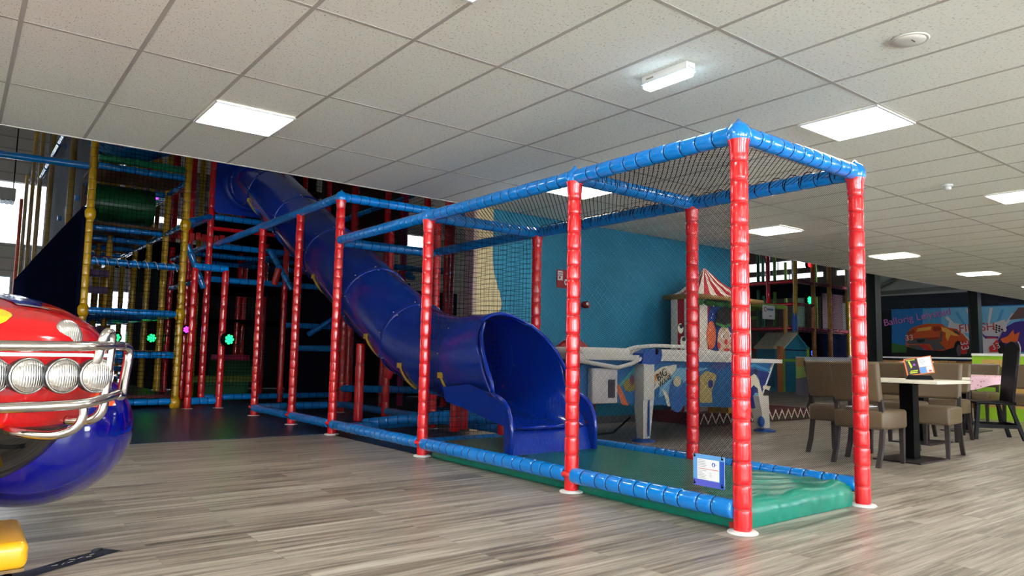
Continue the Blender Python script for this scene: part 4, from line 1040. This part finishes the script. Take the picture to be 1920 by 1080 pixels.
face = [(P('oval_blue', (24, 60, 140)), ell(ovx, ovz, .33, .52)), (P('clown_hair', (224, 110, 70)), e2(1333, 628, .11, .2)), (P('clown_hair', (224, 110, 70)), e2(1384, 628, .1, .18)), (P('clown_face', (228, 196, 170)), e2(1357, 640, .17, .23)),
        (P('clown_cheek', (206, 70, 70)), e2(1346, 648, .045, .045, 12)), (P('clown_cheek', (206, 70, 70)), e2(1371, 646, .045, .045, 12)), (P('clown_nose', (216, 40, 40)), e2(1359, 641, .04, .04, 12)), (P('paper', (240, 242, 246)), e2(1352, 630, .03, .045, 12)), (P('paper', (240, 242, 246)), e2(1366, 629, .03, .045, 12)),
        (blk, e2(1353, 631, .012, .02, 10)), (blk, e2(1366, 630, .012, .02, 10)), (rdd, e2(1359, 656, .07, .025, 12)),
        (blk, [ab(*q) for q in ((1338, 607), (1341, 582), (1352, 575), (1366, 578), (1374, 590), (1372, 608), (1356, 613))]), (P('hat_band', (60, 130, 60)), [ab(*q) for q in ((1337, 604), (1355, 610), (1374, 602), (1375, 607), (1355, 615), (1337, 609))])]
for k in range(9): face.append((P('star', (220, 214, 190)), e2(1322+k*1.5, 640-k*11+4*(k % 2), .012, .012, 6)))
for q in ((1268, 616), (1272, 640), (1285, 622), (1270, 662), (1283, 664)): face.append((stripe_w, e2(q[0], q[1], .06, .07, 14))); face.append((blk, e2(q[0]+1, q[1]-4, .04, .03, 10)))
flatart('painted_clown', bt, (0, 0, 0), (1, 0, 0), (0, 0, 1), (0, -1, 0), face, base=.002, step=.003)
# stage with zigzag skirt
def zig(b):
    xa, xb = -.95, 1.75; b.use(mat('stage_dark', (84, 16, 22), .6)); b.box(((xa+xb)/2, .13, .09), (xb-xa, .86, .16))
    n = 16; w = (xb-xa)/n
    for k in range(n):
        for m, dz, th in ((mat('skirt_green', (40, 90, 60), .5), .0, .03), (stripe_w, 0, 0)):
            pass
        x = xa+w*k
        b.use(stripe_w); b.prism([(x, -.302, .02), (x+w/2, -.302, .15), (x+w, -.302, .02), (x+w, -.302, .05), (x+w/2, -.302, .18), (x, -.302, .05)], (0, -.006, 0))
        b.use(mat('skirt_green', (40, 90, 60), .5)); b.prism([(x+w*.3, -.302, .02), (x+w/2, -.302, .08), (x+w*.7, -.302, .02)], (0, -.005, 0))
obj1('stage', stripe_r, zig, bt)
boxobj('step', mat('orange_yellow', (214, 150, 40), .4), (ab(1318, 760)[0], -.42, .17), (ab(1368, 760)[0], -.1, .3), bt)

# ------------------------------------------------------------------ the water game
Yg = 5.45
ga_ = thing('water_game', 'white coin operated table game with surf artwork sides, standing on two white legs', 'arcade game', (6.9, Yg+.3, 0))
def aw(px, py, Y=Yg): p = atY(px, py, Y); return (p.x-6.9, p.z)
gwhite = mat('game_white', (220, 216, 206), .4)
q = [aw(1068, 668), aw(1449, 678), aw(1417, 766), aw(1092, 754)]
boxm = mat('game_blue', (40, 90, 150), .45)
obj1('cabinet', boxm, lambda b: b.prism([(u, -.3, v) for u, v in q], (0, .75, 0)), ga_)
art = [(P('sea', (40, 104, 160)), q), (P('sea_light', (120, 170, 200)), [aw(*p) for p in ((1240, 690), (1330, 690), (1300, 700), (1262, 735), (1235, 745))]),
       (P('sail', (70, 150, 150)), [aw(*p) for p in ((1195, 682), (1150, 730), (1168, 722), (1200, 700))]), (P('creature', (150, 130, 60)), aw and ell(*aw(1180, 722), .1, .07)), (P('surfer', (120, 60, 90)), ell(*aw(1184, 712), .035, .06)),
       (P('board_orange', (212, 110, 70)), [aw(*p) for p in ((1152, 722), (1160, 720), (1178, 760), (1165, 759))]), (P('board_white', (226, 214, 190)), [aw(*p) for p in ((1216, 703), (1240, 688), (1268, 683), (1266, 694), (1246, 715), (1217, 738))]), (P('board_tip', (226, 160, 80)), [aw(*p) for p in ((1217, 706), (1236, 698), (1225, 722), (1217, 724))]), (P('violet', (90, 80, 150)), [aw(*p) for p in ((1217, 726), (1228, 720), (1222, 738), (1217, 744))]),
       (P('wave_tail', (220, 210, 180)), [aw(*p) for p in ((1240, 728), (1248, 735), (1262, 762), (1250, 762))]), (P('wave_blue', (44, 96, 160)), ell(*aw(1268, 740), .15, .2)), (P('foam', (200, 190, 150)), ell(*aw(1268, 715), .07, .06)),
       (P('dune', (190, 170, 110)), [aw(*p) for p in ((1310, 705), (1322, 695), (1337, 700), (1342, 706), (1332, 735), (1334, 755), (1310, 755))]), (P('cape', (50, 60, 140)), ell(*aw(1330, 720), .05, .05)), (P('hill_blue', (80, 90, 150)), [aw(*p) for p in ((1325, 688), (1345, 678), (1372, 680), (1352, 694))]),
       (P('night', (20, 40, 120)), [aw(*p) for p in ((1400, 690), (1446, 700), (1416, 765), (1392, 764), (1375, 735))]), (P('arc', (60, 150, 190)), [aw(*p) for p in ((1395, 686), (1412, 682), (1444, 694), (1444, 699), (1412, 687), (1396, 691))]),
       (P('ride_white', (226, 216, 190)), [aw(*p) for p in ((1405, 705), (1413, 700), (1420, 712), (1426, 735), (1426, 748), (1420, 748), (1418, 728), (1410, 722), (1400, 735), (1398, 722))]), (blk, ell(*aw(1414, 697), .035, .04)), (P('ride_white', (226, 216, 190)), [aw(*p) for p in ((1428, 722), (1442, 724), (1439, 732), (1427, 728))]), (P('sea_light', (120, 170, 200)), ell(*aw(1415, 741), .05, .035)), (P('foam', (200, 190, 150)), [aw(*p) for p in ((1394, 706), (1402, 714), (1404, 745), (1394, 750))])]
flatart('surf_artwork', ga_, (0, -.3, 0), (1, 0, 0), (0, 0, 1), (0, -1, 0), art, base=.002, step=.0011)
def gtext(s, px, py, size, ang):
    u, v = aw(px, py); M = Matrix.Translation((u, -.3-.032, v)) @ Matrix.Rotation(R(90), 4, 'X') @ Matrix.Rotation(R(ang), 4, 'Z')
    return text_mesh(s, size, blk, M, 'lettering', ga_)
gtext('BIG', 1237, 703, .12, 28); gtext('WAVE', 1243, 714, .085, 28)
obj1('edge_trim', gwhite, lambda b: b.tube([(q[1][0], -.31, q[1][1]), (q[2][0], -.31, q[2][1])], .018, 8), ga_)
def rimg(b):
    a = aw(1068, 668); c = aw(1452, 678)
    b.prism([(a[0]-.05, -.4, a[1]-.03), (c[0]+.03, -.4, c[1]-.02), (c[0]+.03, -.4, c[1]+.03), (a[0]-.05, -.4, a[1]+.03)], (0, .9, 0))
    z = a[1]-.02
    b.tube([(a[0], -.42, z-.02), (aw(1140, 690)[0], -.44, z-.09), (aw(1165, 690)[0], -.44, z-.05), (aw(1190, 680)[0], -.42, z+.02)], .022, 8)
obj1('table_rim', gwhite, rimg, ga_)
def domes(b):
    for xa, xb, Y in ((1086, 1178, 0), (1232, 1405, 0)):
        a, c = aw(xa, 668)[0], aw(xb, 668)[0]; z = aw(1100, 668)[1]
        b.box(((a+c)/2, .0, z+.045), (c-a, .7, .10), bev=.045, seg=4)
obj1('seat_shell', gwhite, domes, ga_)
obj1('arched_tube', gwhite, lambda b: b.tube([(aw(x, y)[0], -.2, aw(x, y)[1]) for x, y in ((1172, 668), (1182, 658), (1205, 651), (1240, 648), (1290, 650), (1340, 658), (1380, 668))], .022, 10), ga_)
def holder(b):
    b.prism([(aw(x, y)[0], -.46, aw(x, y)[1]) for x, y in ((1183, 681), (1187, 662), (1202, 655), (1219, 654), (1221, 664), (1218, 680), (1200, 683))], (0, .16, 0)); b.use(black); b.ball((aw(1211, 659)[0], -.46, aw(1211, 659)[1]), (.03, .012, .035), 12, 8)
obj1('cup_holder', mat('holder_blue', (20, 76, 160), .35), holder, ga_)
for px, fpx in ((1205, 1205), (1420, 1425)):
    X = aw(px, 760)[0]-(.05 if px == 1205 else 0)
    def leg(b):
        b.box((X, -.36, .235), (.17, .14, .42), taper=.62)
    if px == 1205:
        boxobj('front_panel', gwhite, (X-.085, -.44, .45), (X+.085, -.3, .86), ga_, bev=.008)
        obj1('leg', gwhite, leg, ga_); boxobj('leg_stripe', mat('holder_blue', (20, 76, 160), .35), (X-.012, -.436, .06), (X+.012, -.425, .45), ga_)
        obj1('foot', mat('holder_blue', (20, 76, 160), .35), lambda b: b.lathe([(.13, 0), (.12, .02), (.06, .035)], c=(X, -.36, .0), seg=24), ga_)
    else:
        obj1('leg', gwhite, lambda b: b.prism([(X-.12, -.4, .45), (X+.1, -.4, .45), (X+.12, -.4, .04), (X+.0, -.4, .04)], (0, .14, 0)), ga_)
        obj1('foot', mat('holder_blue', (20, 76, 160), .35), lambda b: (b.lathe([(.14, 0), (.13, .02), (.06, .035)], c=(X+.06, -.36, 0), seg=24), b.ball((X-.1, -.42, .13), (.05, .04, .07), 12, 8)), ga_)
def coin(b):
    a, c = aw(1101, 690), aw(1148, 755)
    b.box(((a[0]+c[0])/2, -.34, (a[1]+c[1])/2), (c[0]-a[0], .08, a[1]-c[1]), bev=.015); b.use(mat('slot_grey', (70, 66, 76), .4)); b.box((aw(1136, 720)[0], -.383, aw(1136, 728)[1]), (.1, .006, .19))
obj1('coin_box', mat('coin_box_white', (214, 208, 206), .4), coin, ga_)
obj1('power_cable', black, lambda b: b.tube([(aw(1195, 770)[0], -.2, .25), (-1.1, -.1, .08), (-1.5, .1, .03), (-2.0, .4, .02)], .012, 6), ga_)
t = thing('round_ride', 'red round backed kiddie ride with a yellow emblem, half hidden behind the cage post', 'kiddie ride', (6.05, 6.55, 0))
obj1('back', mat('toy_red_dark', (170, 26, 30), .35), lambda b: b.lathe([(.05, -.0), (.31, -.01), (.33, .05), (.31, .11), (.02, .12)], c=(0, 0, .80), axis='Y', seg=36), t)
obj1('seat', mat('toy_red_dark', (170, 26, 30), .35), lambda b: b.box((0, .1, .3), (.5, .5, .58), bev=.06), t)
obj1('emblem', mat('emblem_yellow', (214, 170, 40), .4), lambda b: b.prism([(-.2, -.02, .78), (-.08, -.02, .92), (-.02, -.02, .84), (-.1, -.02, .7)], (0, .01, 0)), t)
t = thing('fire_sign', 'small red and white fire hose sign fixed on the blue wall', 'sign', (atY(1043, 522, CEY).x, CEY-.003, atY(1043, 522, CEY).z))
boxobj('plate', P('sign_red', (170, 28, 34)), (0, -.012, -.12), (.2, 0, .12), t)
flatart('print', t, (0, -.012, -.12), (1, 0, 0), (0, 0, 1), (0, -1, 0), [(P('paper', (240, 242, 246)), rect(.012, .1, .1, .225)), (P('sign_red', (170, 28, 34)), rect(.02, .09, .16, .17)), (P('sign_red', (170, 28, 34)), rect(.02, .09, .19, .2)), (P('sign_red', (170, 28, 34)), rect(.03, .06, .12, .15)), (P('paper', (240, 242, 246)), ell(.15, .08, .025, .04)), (P('sign_red', (170, 28, 34)), ell(.15, .08, .012, .02))], step=.0015)
t = thing('wall_bracket', 'small red and white fitting sticking out of the blue wall beside the sign', 'wall fitting', (atY(1092, 572, CEY).x, CEY, atY(1092, 572, CEY).z))
obj1('knob', mat('fitting_red', (150, 40, 40), .4), lambda b: b.lathe([(.03, 0), (.05, -.04), (.05, -.1), (.02, -.12)], axis='Y', seg=16), t)
obj1('cap', white_p, lambda b: b.ball((-.02, -.12, .01), .02, 10, 6), t)

# ------------------------------------------------------------------ dining furniture
def make_chair(label):
    t = thing('dining_chair', label, 'chair', (0, 0, 0), 0, 'taupe upholstered dining chairs')
    def seat(b): b.box((0, 0, .40), (.46, .45, .17), bev=.028, seg=3)
    obj1('seat', leather, seat, t)
    def back(b):
        def fn(s):
            def f(u, v):
                y = -.225+.45*u; z = .55+.36*v; x = -.215-.07*v-.02*math.sin(PI*u)+.0
                e = max(0, abs(u-.5)-.46)/.04; e2 = max(0, abs(v-.5)-.46)/.04
                th = .028*math.sqrt(max(0, 1-e*e))*math.sqrt(max(0, 1-e2*e2))
                return (x+s*th, y*(1-.03*(1-v)), z)
            return f
        b.grid(fn(1), 24, 24); b.grid(fn(-1), 24, 24)
        bmesh.ops.remove_doubles(b.bm, verts=b.bm.verts, dist=1e-4)
    obj1('backrest', leather, back, t)
    for s in (-1, 1):
        def rl(b):
            pts = [(-.22, s*.2, .58), (-.2, s*.2, .45), (-.2, s*.2, .3), (-.235, s*.2, .14), (-.295, s*.2, .0)]
            for a, c in zip(pts, pts[1:]):
                b.prism([(a[0]-.02, a[1]-.018, a[2]), (a[0]+.02, a[1]-.018, a[2]), (c[0]+.017, c[1]-.018, c[2]), (c[0]-.017, c[1]-.018, c[2])], (0, .036, 0))
        obj1('leg', darkwood, rl, t)
        obj1('leg', darkwood, lambda b: b.box((.19, s*.19, .16), (.042, .042, .32), taper=.75), t)
    return t
ch0 = [None]
def chair(x, y, deg, label):
    if ch0[0] is None: t = make_chair(label); ch0[0] = t
    else: t = copy_tree(ch0[0]); t['label'] = label
    t.location = (x, y, 0); t.rotation_euler = (0, 0, R(deg)); return t
def make_table(label, x, y, sx, sy, rz=0, group=None):
    t = thing('dining_table', label, 'table', (x, y, 0), rz, group)
    obj1('table_top', mat('pale_top', (214, 206, 186), .45), lambda b: b.box((0, 0, .735), (sx, sy, .03), bev=.004), t)
    boxobj('pedestal', black, (-.06, -.06, .02), (.06, .06, .72), t)
    obj1('base_plate', mat('cast_base', (40, 32, 34), .4), lambda b: b.prism([(-.3, -.21, 0), (.3, -.21, 0), (.3, .21, 0), (-.3, .21, 0)], (0, 0, .014)), t)
    boxobj('under_plate', black, (-.2, -.15, .71), (.2, .15, .722), t)
    return t
tb = make_table('pale dining table nearest the cage end post, holding the big menu card', 7.19, 3.14, .72, .8, R(0), 'pale dining tables')
chair(6.66, 3.25, 0, 'taupe chair half hidden by the red cage end post, nearest of all chairs')
chair(7.12, 3.76, 0, 'taupe chair seen through the cage net, next behind the nearest chair')
chair(7.72, 3.17, 187, 'taupe chair with wide curved back at the right of the nearest table')
chair(9.42, 3.72, 183, 'taupe chair facing left at the second table, just right of the nearest table top')
chair(8.4, 3.78, 0, 'taupe chair seen over the nearest table, left of the menu stand')
chair(12.6, 7.0, -60, 'dark far taupe chair seen through the net, leftmost of the far chairs')
chair(12.3, 3.78, 180, 'taupe chair at the right edge of the picture behind the black wooden chair')
chair(12.5, 4.45, 180, 'far taupe chair under the printed lime panel, behind the pink cloth')
chair(11.0, 5.3, 0, 'far taupe chair in the back row left of the pink cloth')
chair(10.3, 4.95, 180, 'taupe chair of the back row behind the curved back chair')
chair(13.2, 5.0, 0, 'far taupe chair below the small wooden rack')
make_table('pale dining table behind the nearest one, mostly hidden by chairs', 8.88, 3.75, .7, .8, 0, 'pale dining tables')
make_table('far pale dining table at the right edge, under the wooden rack', 14.3, 3.95, .8, 1.2, 0, 'pale dining tables')
# far table under the pink cloth
t = make_table('round topped dark legged table under a pink cloth', 10.95, 4.05, .7, .7); t['category'] = 'table'
pk = N('pink_speckled_cloth'); tc = pk.n('ShaderNodeTexCoord'); vz = pk.n('ShaderNodeTexVoronoi', i_Scale=22.0); pk.l(tc.outputs['Object'], vz.inputs['Vector'])
pk.l(pk.ramp(vz.outputs['Distance'], [(.0, (150, 60, 80)), (.14, (170, 80, 100)), (.2, (236, 190, 200)), (1, (238, 196, 206))]), pk.p.inputs['Base Color']); pk.p.inputs['Roughness'].default_value = .7
def cloth(b):
    def f(u, v):
        a = u*2*PI; r = .5
        if v < .6: return (r*v/.6*math.cos(a), r*v/.6*math.sin(a), 0)
        s = (v-.6)/.4; rr = r+.02+.02*math.sin(a*9)*s
        return (rr*math.cos(a), rr*math.sin(a), -.01-.14*s*(1+.3*math.sin(a*4)))
    b.grid(f, 72, 14, closeu=True)
o = obj1('tablecloth', pk.m, cloth); o.location = (10.95, 4.05, .755); tag(o, 'pink speckled round cloth draped over the far table', 'tablecloth')
# black wooden chair
t = thing('wooden_chair', 'black painted wooden chair with tall solid pointed back, at the right edge', 'wooden chair', (10.2, 3.5, 0))
def wb_(b):
    def pl(y0, z0, y1, z1): return (y0, z0, y1, z1)
    n = 14; A = [(-.19, .44), (.19, .44), (.21, 1.02)]+[(.21*math.cos(PI*k/n), 1.02+.17*math.sin(PI*k/n)) for k in range(1, n)]+[(-.21, 1.02)]
    pts = [(x, -.2-.12*(z-.44), z) for x, z in A]; b.prism(pts, (0, .028, 0))
obj1('backrest', black, wb_, t)
obj1('lit_back_edge', mat('painted_edge_light', (150, 140, 128), .5), lambda b: b.tube([(-.214, -.2-.12*(z-.44), z) for z in (.9, 1.0, 1.05, 1.1)]+[(-.19, -.28, 1.15), (-.14, -.285, 1.185)], .006, 6), t)  # pale strip paints the light caught on the left edge
boxobj('seat', black, (-.22, -.21, .42), (.22, .22, .455), t, bev=.008)
for s in (-1, 1):
    obj1('leg', black, lambda b: b.prism([(s*.19-.02, -.17, .42), (s*.19+.02, -.17, .42), (s*.22+.02, -.3, 0), (s*.22-.02, -.3, 0)], (0, .04, 0)), t)
    obj1('leg', black, lambda b: b.prism([(s*.19-.02, .17, .42), (s*.19+.02, .17, .42), (s*.22+.02, .22, 0), (s*.22-.02, .22, 0)], (0, .04, 0)), t)
    obj1('stretcher', black, lambda b: b.box((s*.21, -.02, .16), (.03, .46, .045)), t)
obj1('stretcher', black, lambda b: b.box((0, -.23, .17), (.4, .03, .045)), t)
t.rotation_euler = (0, 0, R(38))
# menu stand
def menu(x, y, z, rz, label, s=1.0, grp=None):
    t = thing('menu_stand', label, 'menu stand', (x, y, z), rz, grp)
    obj1('foot', black, lambda b: b.prism([(-.1*s, -.03, 0), (.1*s, -.03, 0), (.08*s, -.02, .035*s), (-.08*s, -.02, .035*s)], (0, .05, 0)), t)
    def card(b):
        b.box((0, 0, 0), (.2*s, .004, .14*s))
    o = obj1('card', P('card_orange', (226, 120, 50)), card, t, (0, 0, .11*s)); o.rotation_euler = (R(-8), R(-10), 0)
    rn = random.Random(4); w, h = .2*s, .14*s
    pl = [(P('paper', (240, 242, 246)), rect(.5*w, .96*w, .42*h, .95*h)), (P('menu_black', (22, 14, 40)), rect(.05*w, .48*w, .05*h, .95*h)), (P('menu_blue', (90, 150, 220)), rect(.5*w, .72*w, .05*h, .4*h)), (P('paper', (240, 242, 246)), rect(.74*w, .95*w, .05*h, .4*h)),
          (P('menu_lime', (200, 214, 40)), [(.14*w, .82*h), (.2*w, .85*h), (.26*w, .5*h), (.2*w, .4*h)]), (P('menu_lime', (200, 214, 40)), rect(.15*w, .42*w, .22*h, .28*h)), (P('menu_lime', (200, 214, 40)), rect(.12*w, .4*w, .12*h, .18*h)), (P('menu_lime', (200, 214, 40)), rect(.08*w, .4*w, .86*h, .91*h)), (P('menu_violet', (150, 80, 190)), ell(.34*w, .6*h, .05*w, .07*h))]
    for k in range(5): pl.append((gr, rect(.54*w, (.7+.2*rn.random())*w, (.84-.07*k)*h, (.86-.07*k)*h)))
    pl.append((P('card_red', (200, 50, 40)), rect(.8*w, .9*w, .08*h, .18*h)))
    flatart('print', o, (-w/2, -.002, -h/2), (1, 0, 0), (0, 0, 1), (0, -1, 0), pl, step=.0006)
    return t
menu(7.14, 3.02, .752, R(-62), 'orange edged menu card in a black foot on the nearest dining table', 1.15)
menu(8.95, 4.02, .752, R(-65), 'small menu card peeping over the chair backs left of the big menu card', .9)
menu(14.3, 4.5, .752, R(-70), 'far white menu card before the lime printed panel', 1.2)
menu(11.9, 4.9, .75, R(-70), 'small far menu card standing left of the lime printed panel', .95)
make_table('small pale table below the far menu card', 11.9, 4.9, .6, .6, 0, 'pale dining tables')
tag(boxobj('napkin', P('paper', (240, 242, 246)), (6.62, 3.3, .489), (6.9, 3.46, .495)), 'white paper sheet left on the seat of the nearest chair', 'paper')

# ------------------------------------------------------------------ ride car at the left
CX = -.2   # centre line of the car
car = thing('ride_car', 'glossy red toy car ride with spot lamps and steel bull bar, left edge', 'ride car', (CX, 3.6, .2))
def cc(p): return Vector(p)-Vector((CX, 3.6, .2))
car_red = mat('car_red_paint', (214, 8, 18), .16, coat=.6); car_blue = mat('car_blue_paint', (0, 4, 118), .1, coat=1); car_blk = mat('car_black_gloss', (14, 12, 12), .08, coat=1)
def bodyf(b):
    # outline by width fraction u (-1..1) and length fraction v (0 nose bottom .. 1 roof side); a blunt rounded nose
    def f(u, v):
        a = -1+2*u
        # side profile (y, z) from under the nose, up the face, over the bonnet to the windscreen
        prof = [(3.95, .545), (3.70, .55), (3.60, .575), (3.55, .72), (3.56, .80), (3.575, .90), (3.60, .965), (3.66, 1.025), (3.78, 1.075), (3.98, 1.12), (4.25, 1.16), (4.6, 1.19)]
        s = v*(len(prof)-1); i = min(int(s), len(prof)-2); r = s-i
        y = prof[i][0]*(1-r)+prof[i+1][0]*r; z = prof[i][1]*(1-r)+prof[i+1][1]*r
        hw = .78-.05*max(0, 1-(z-.6)/.2)-(.05*max(0, (z-.95)/.2))
        # super-elliptic plan rounding
        y += .36*abs(a)**6
        z -= .055*abs(a)**3.0*max(0, (z-.85)/.3)*1.6
        return cc((CX+hw*math.copysign(abs(a)**.9, a), y, z))
    b.grid(f, 40, 44)
obj1('bonnet', car_red, bodyf, car)
def sidef(b):
    for s in (-1, 1):
        pts = [(3.88, .62), (3.86, .80), (3.9, .93), (4.05, .98), (4.3, 1.02), (4.7, 1.05), (4.7, .6), (4.1, .6)]
        b.prism([cc((CX+s*.62, y, z)) for y, z in pts], (s*.012, 0, 0))
obj1('side_panel', car_red, sidef, car)
obj1('cabin', mat('dark_glass', (20, 22, 28), .08, coat=1), lambda b: b.prism([cc((CX-.5, y, z)) for y, z in ((4.6, 1.12), (4.85, 1.34), (5.2, 1.36), (5.4, 1.0))], (.5, 0, 0)), car)
# racing stripe, decals and lamps
def proj_on(px, py, Y): return atY(px, py, Y)
def decal(name, m, pts, off=.004):
    """thin vinyl lying on the bonnet: shot down onto the surface later by a shrinkwrap"""
    b = B(); b.use(m)
    vs = [b.bm.verts.new(cc((x, y, 1.3))) for x, y in pts]; b.bm.faces.new(vs)
    bmesh.ops.triangulate(b.bm, faces=b.bm.faces[:]); bmesh.ops.subdivide_edges(b.bm, edges=b.bm.edges[:], cuts=5, use_grid_fill=True)
    me = bpy.data.meshes.new(name); b.bm.to_mesh(me); b.bm.free(); me.materials.append(m)
    o = link(name, me, car)
    md = o.modifiers.new('w', 'SHRINKWRAP'); md.target = bpy.data.objects['bonnet']; md.wrap_method = 'PROJECT'; md.use_negative_direction = True; md.use_positive_direction = False; md.project_limit = 2; md.offset = off
    md.use_project_z = True
    return o
decal('yellow_decal', mat('decal_yellow', (244, 214, 10), .15, coat=1), [(.07+.12*math.cos(a*PI/10), 3.69+.08*math.sin(a*PI/10)) for a in range(20)], .006)
decal('blue_stripe', mat('decal_blue', (30, 50, 170), .15, coat=1), [(.0, 4.5), (.21, 3.9), (.31, 3.93), (.36, 4.5), (.1, 4.58)], .005)
decal('white_edge', mat('decal_white', (235, 235, 235), .15, coat=1), [(.215, 3.86), (.345, 3.9), (.335, 3.935), (.205, 3.895)], .0065)
lensm = N('ribbed_lamp_glass'); tc = lensm.n('ShaderNodeTexCoord'); wv = lensm.n('ShaderNodeTexWave', i_Scale=34.0, i_Distortion=1.2); lensm.l(tc.outputs['Object'], wv.inputs['Vector'])
bpn = lensm.n('ShaderNodeBump', i_Strength=.5, i_Distance=.004); lensm.l(wv.outputs[0], bpn.inputs['Height']); lensm.l(bpn.outputs[0], lensm.p.inputs['Normal'])
lensm.p.inputs['Base Color'].default_value = lin((226, 224, 216)); lensm.p.inputs['Metallic'].default_value = .85; lensm.p.inputs['Roughness'].default_value = .22; lensm.p.inputs['Coat Weight'].default_value = 1
hous = mat('lamp_housing', (30, 32, 38), .35)
labs = []
for k, x in enumerate((-.24, -.12, 0, .12, .24, .36, .48)):
    def hs(b): b.lathe([(.02, .1), (.05, .085), (.066, .04), (.072, .0), (.072, -.012), (.064, -.014)], axis='Y', seg=32)
    o = obj1('spot_lamp', hous, hs, car, cc((x-.0, 3.43+(.02 if x > .4 else 0), .79)))
    o.rotation_euler = (0, 0, R(22))
    obj1('lens', lensm.m, lambda b: b.lathe([(.067, -.008), (.06, -.022), (.045, -.03), (.024, -.035), (.001, -.037)], axis='Y', seg=32), o)
    obj1('lens_ring', steel, lambda b: b.tube([(.068*math.cos(a*PI/16), -.012, .068*math.sin(a*PI/16)) for a in range(32)], .004, 6, closed=True), o)
    obj1('adjuster_screw', steel, lambda b: b.tube([(.066, -.012, 0), (.084, -.012, 0)], .006, 8), o)
# headlight in the right front corner
def hl(b): b.ball((0, 0, 0), (.062, .03, .075), 20, 14)
o = obj1('headlight', lensm.m, hl, car, cc((.40, 3.70, .955))); o.rotation_euler = (R(-18), 0, R(28))
# bull bar
def bar(b):
    def arc(pts, r=.02): b.tube(smooth_path(pts), r, 12)
    for z, e in ((.905, .0), (.672, .035)):
        arc([(-.6, 3.33, z-.01), (0, 3.33, z), (.38, 3.35, z+.005), (.50, 3.42, z+.01+e*.3), (.585, 3.55, z+.01+e*.8)])
    arc([(.585, 3.55, .915), (.62, 3.60, .905), (.625, 3.61, .86), (.61, 3.585, .76), (.60, 3.565, .70), (.575, 3.53, .705)])
    arc([(.43, 3.5, .75), (.475, 3.44, .84), (.49, 3.43, .92), (.505, 3.43, .965), (.525, 3.45, .965), (.53, 3.46, .92), (.52, 3.46, .72), (.51, 3.46, .64), (.47, 3.48, .605), (.40, 3.56, .60)])
    arc([(.43, 3.38, .69), (.435, 3.38, .63), (.41, 3.39, .58), (.34, 3.42, .555), (.24, 3.5, .56), (.2, 3.6, .565)], .018)
def smooth_path(pts, n=6):
    P_ = [Vector(cc(p)) for p in pts]; out = []
    for i in range(len(P_)-1):
        p0, p1, p2, p3 = P_[max(i-1, 0)], P_[i], P_[i+1], P_[min(i+2, len(P_)-1)]
        for k in range(n):
            t_ = k/n; out.append(.5*((2*p1)+(p2-p0)*t_+(2*p0-5*p1+4*p2-p3)*t_*t_+(3*p1-p0-3*p2+p3)*t_**3))
    out.append(P_[-1]); return out
obj1('bull_bar', steel, bar, car)
boxobj('lamp_rail', steel, cc((-.6, 3.44, .868)), cc((.52, 3.46, .88)), car)
# black glossy belly and the blue hull beneath
obj1('belly', car_blk, lambda b: b.ball((0, 0, 0), (.40, .40, .39), 48, 32), car, cc((.12, 4.06, .68)))
obj1('hull', car_blue, lambda b: b.ball((0, 0, 0), (.45, .42, .365), 64, 40), car, cc((.33, 4.27, .50)))
obj1('hull_flash', mat('decal_orange', (232, 86, 40), .15, coat=1), lambda b: b.grid(lambda u, v: (.452*math.cos(R(-62+22*u))*math.cos(R(20+26*v)), .422*math.sin(R(-62+22*u))*math.cos(R(20+26*v)), .367*math.sin(R(20+26*v))), 8, 8), car, cc((.33, 4.27, .50)))
# ride pedestal
t = thing('ride_pedestal', 'rounded yellow floor pedestal of the ride car at the lower left edge', 'pedestal', (-.02, 3.66, 0))
obj1('housing', mat('pedestal_yellow', (226, 168, 14), .3, coat=.4), lambda b: b.box((0, 0, .10), (.62, .5, .105), bev=.03, seg=4), t)
obj1('rim', mat('pedestal_brown', (120, 92, 50), .5), lambda b: b.box((0, 0, .045), (.6, .48, .012)), t)
for x in (-.25, .25):
    obj1('adjusting_foot', black, lambda b: (b.lathe([(.02, 0), (.02, .012), (.008, .014), (.008, .045)], seg=14),), t, (x, -.15, 0))
obj1('lifting_arm', black, lambda b: b.box((0, .1, .22), (.12, .16, .2)), t)
def tape(b):
    b.grid(lambda u, v: (u*1.0, (v-.5)*(.095-.0*u), .0025+.0012*math.sin(u*21+v*3)), 40, 4); b.ball((.96, .05, .004), (.03, .015, .008), 10, 6)
    b.use(mat('torn_tape', (170, 165, 155), .7)); rn = random.Random(9)
    for k in range(7): b.box((.72+.03*k, rn.uniform(-.01, .02), .0045), (.022, .003, .001), rot=(0, 0, rn.uniform(-.8, .8)))
tp = obj1('floor_tape', mat('black_tape', (18, 20, 30), .35), tape)
pA = EYE+ray(60, 1075)*(-EYE.z/ray(60, 1075).z); pB = EYE+ray(212, 1031)*(-EYE.z/ray(212, 1031).z)
dv = (pA-pB); dv.z = 0; L = dv.length
tp.location = (pB.x+dv.x/L*1.0, pB.y+dv.y/L*1.0, 0); tp.rotation_euler = (0, 0, math.atan2(-dv.y, -dv.x)); tag(tp, 'strip of worn black tape stuck on the wooden floor, lower left', 'tape')
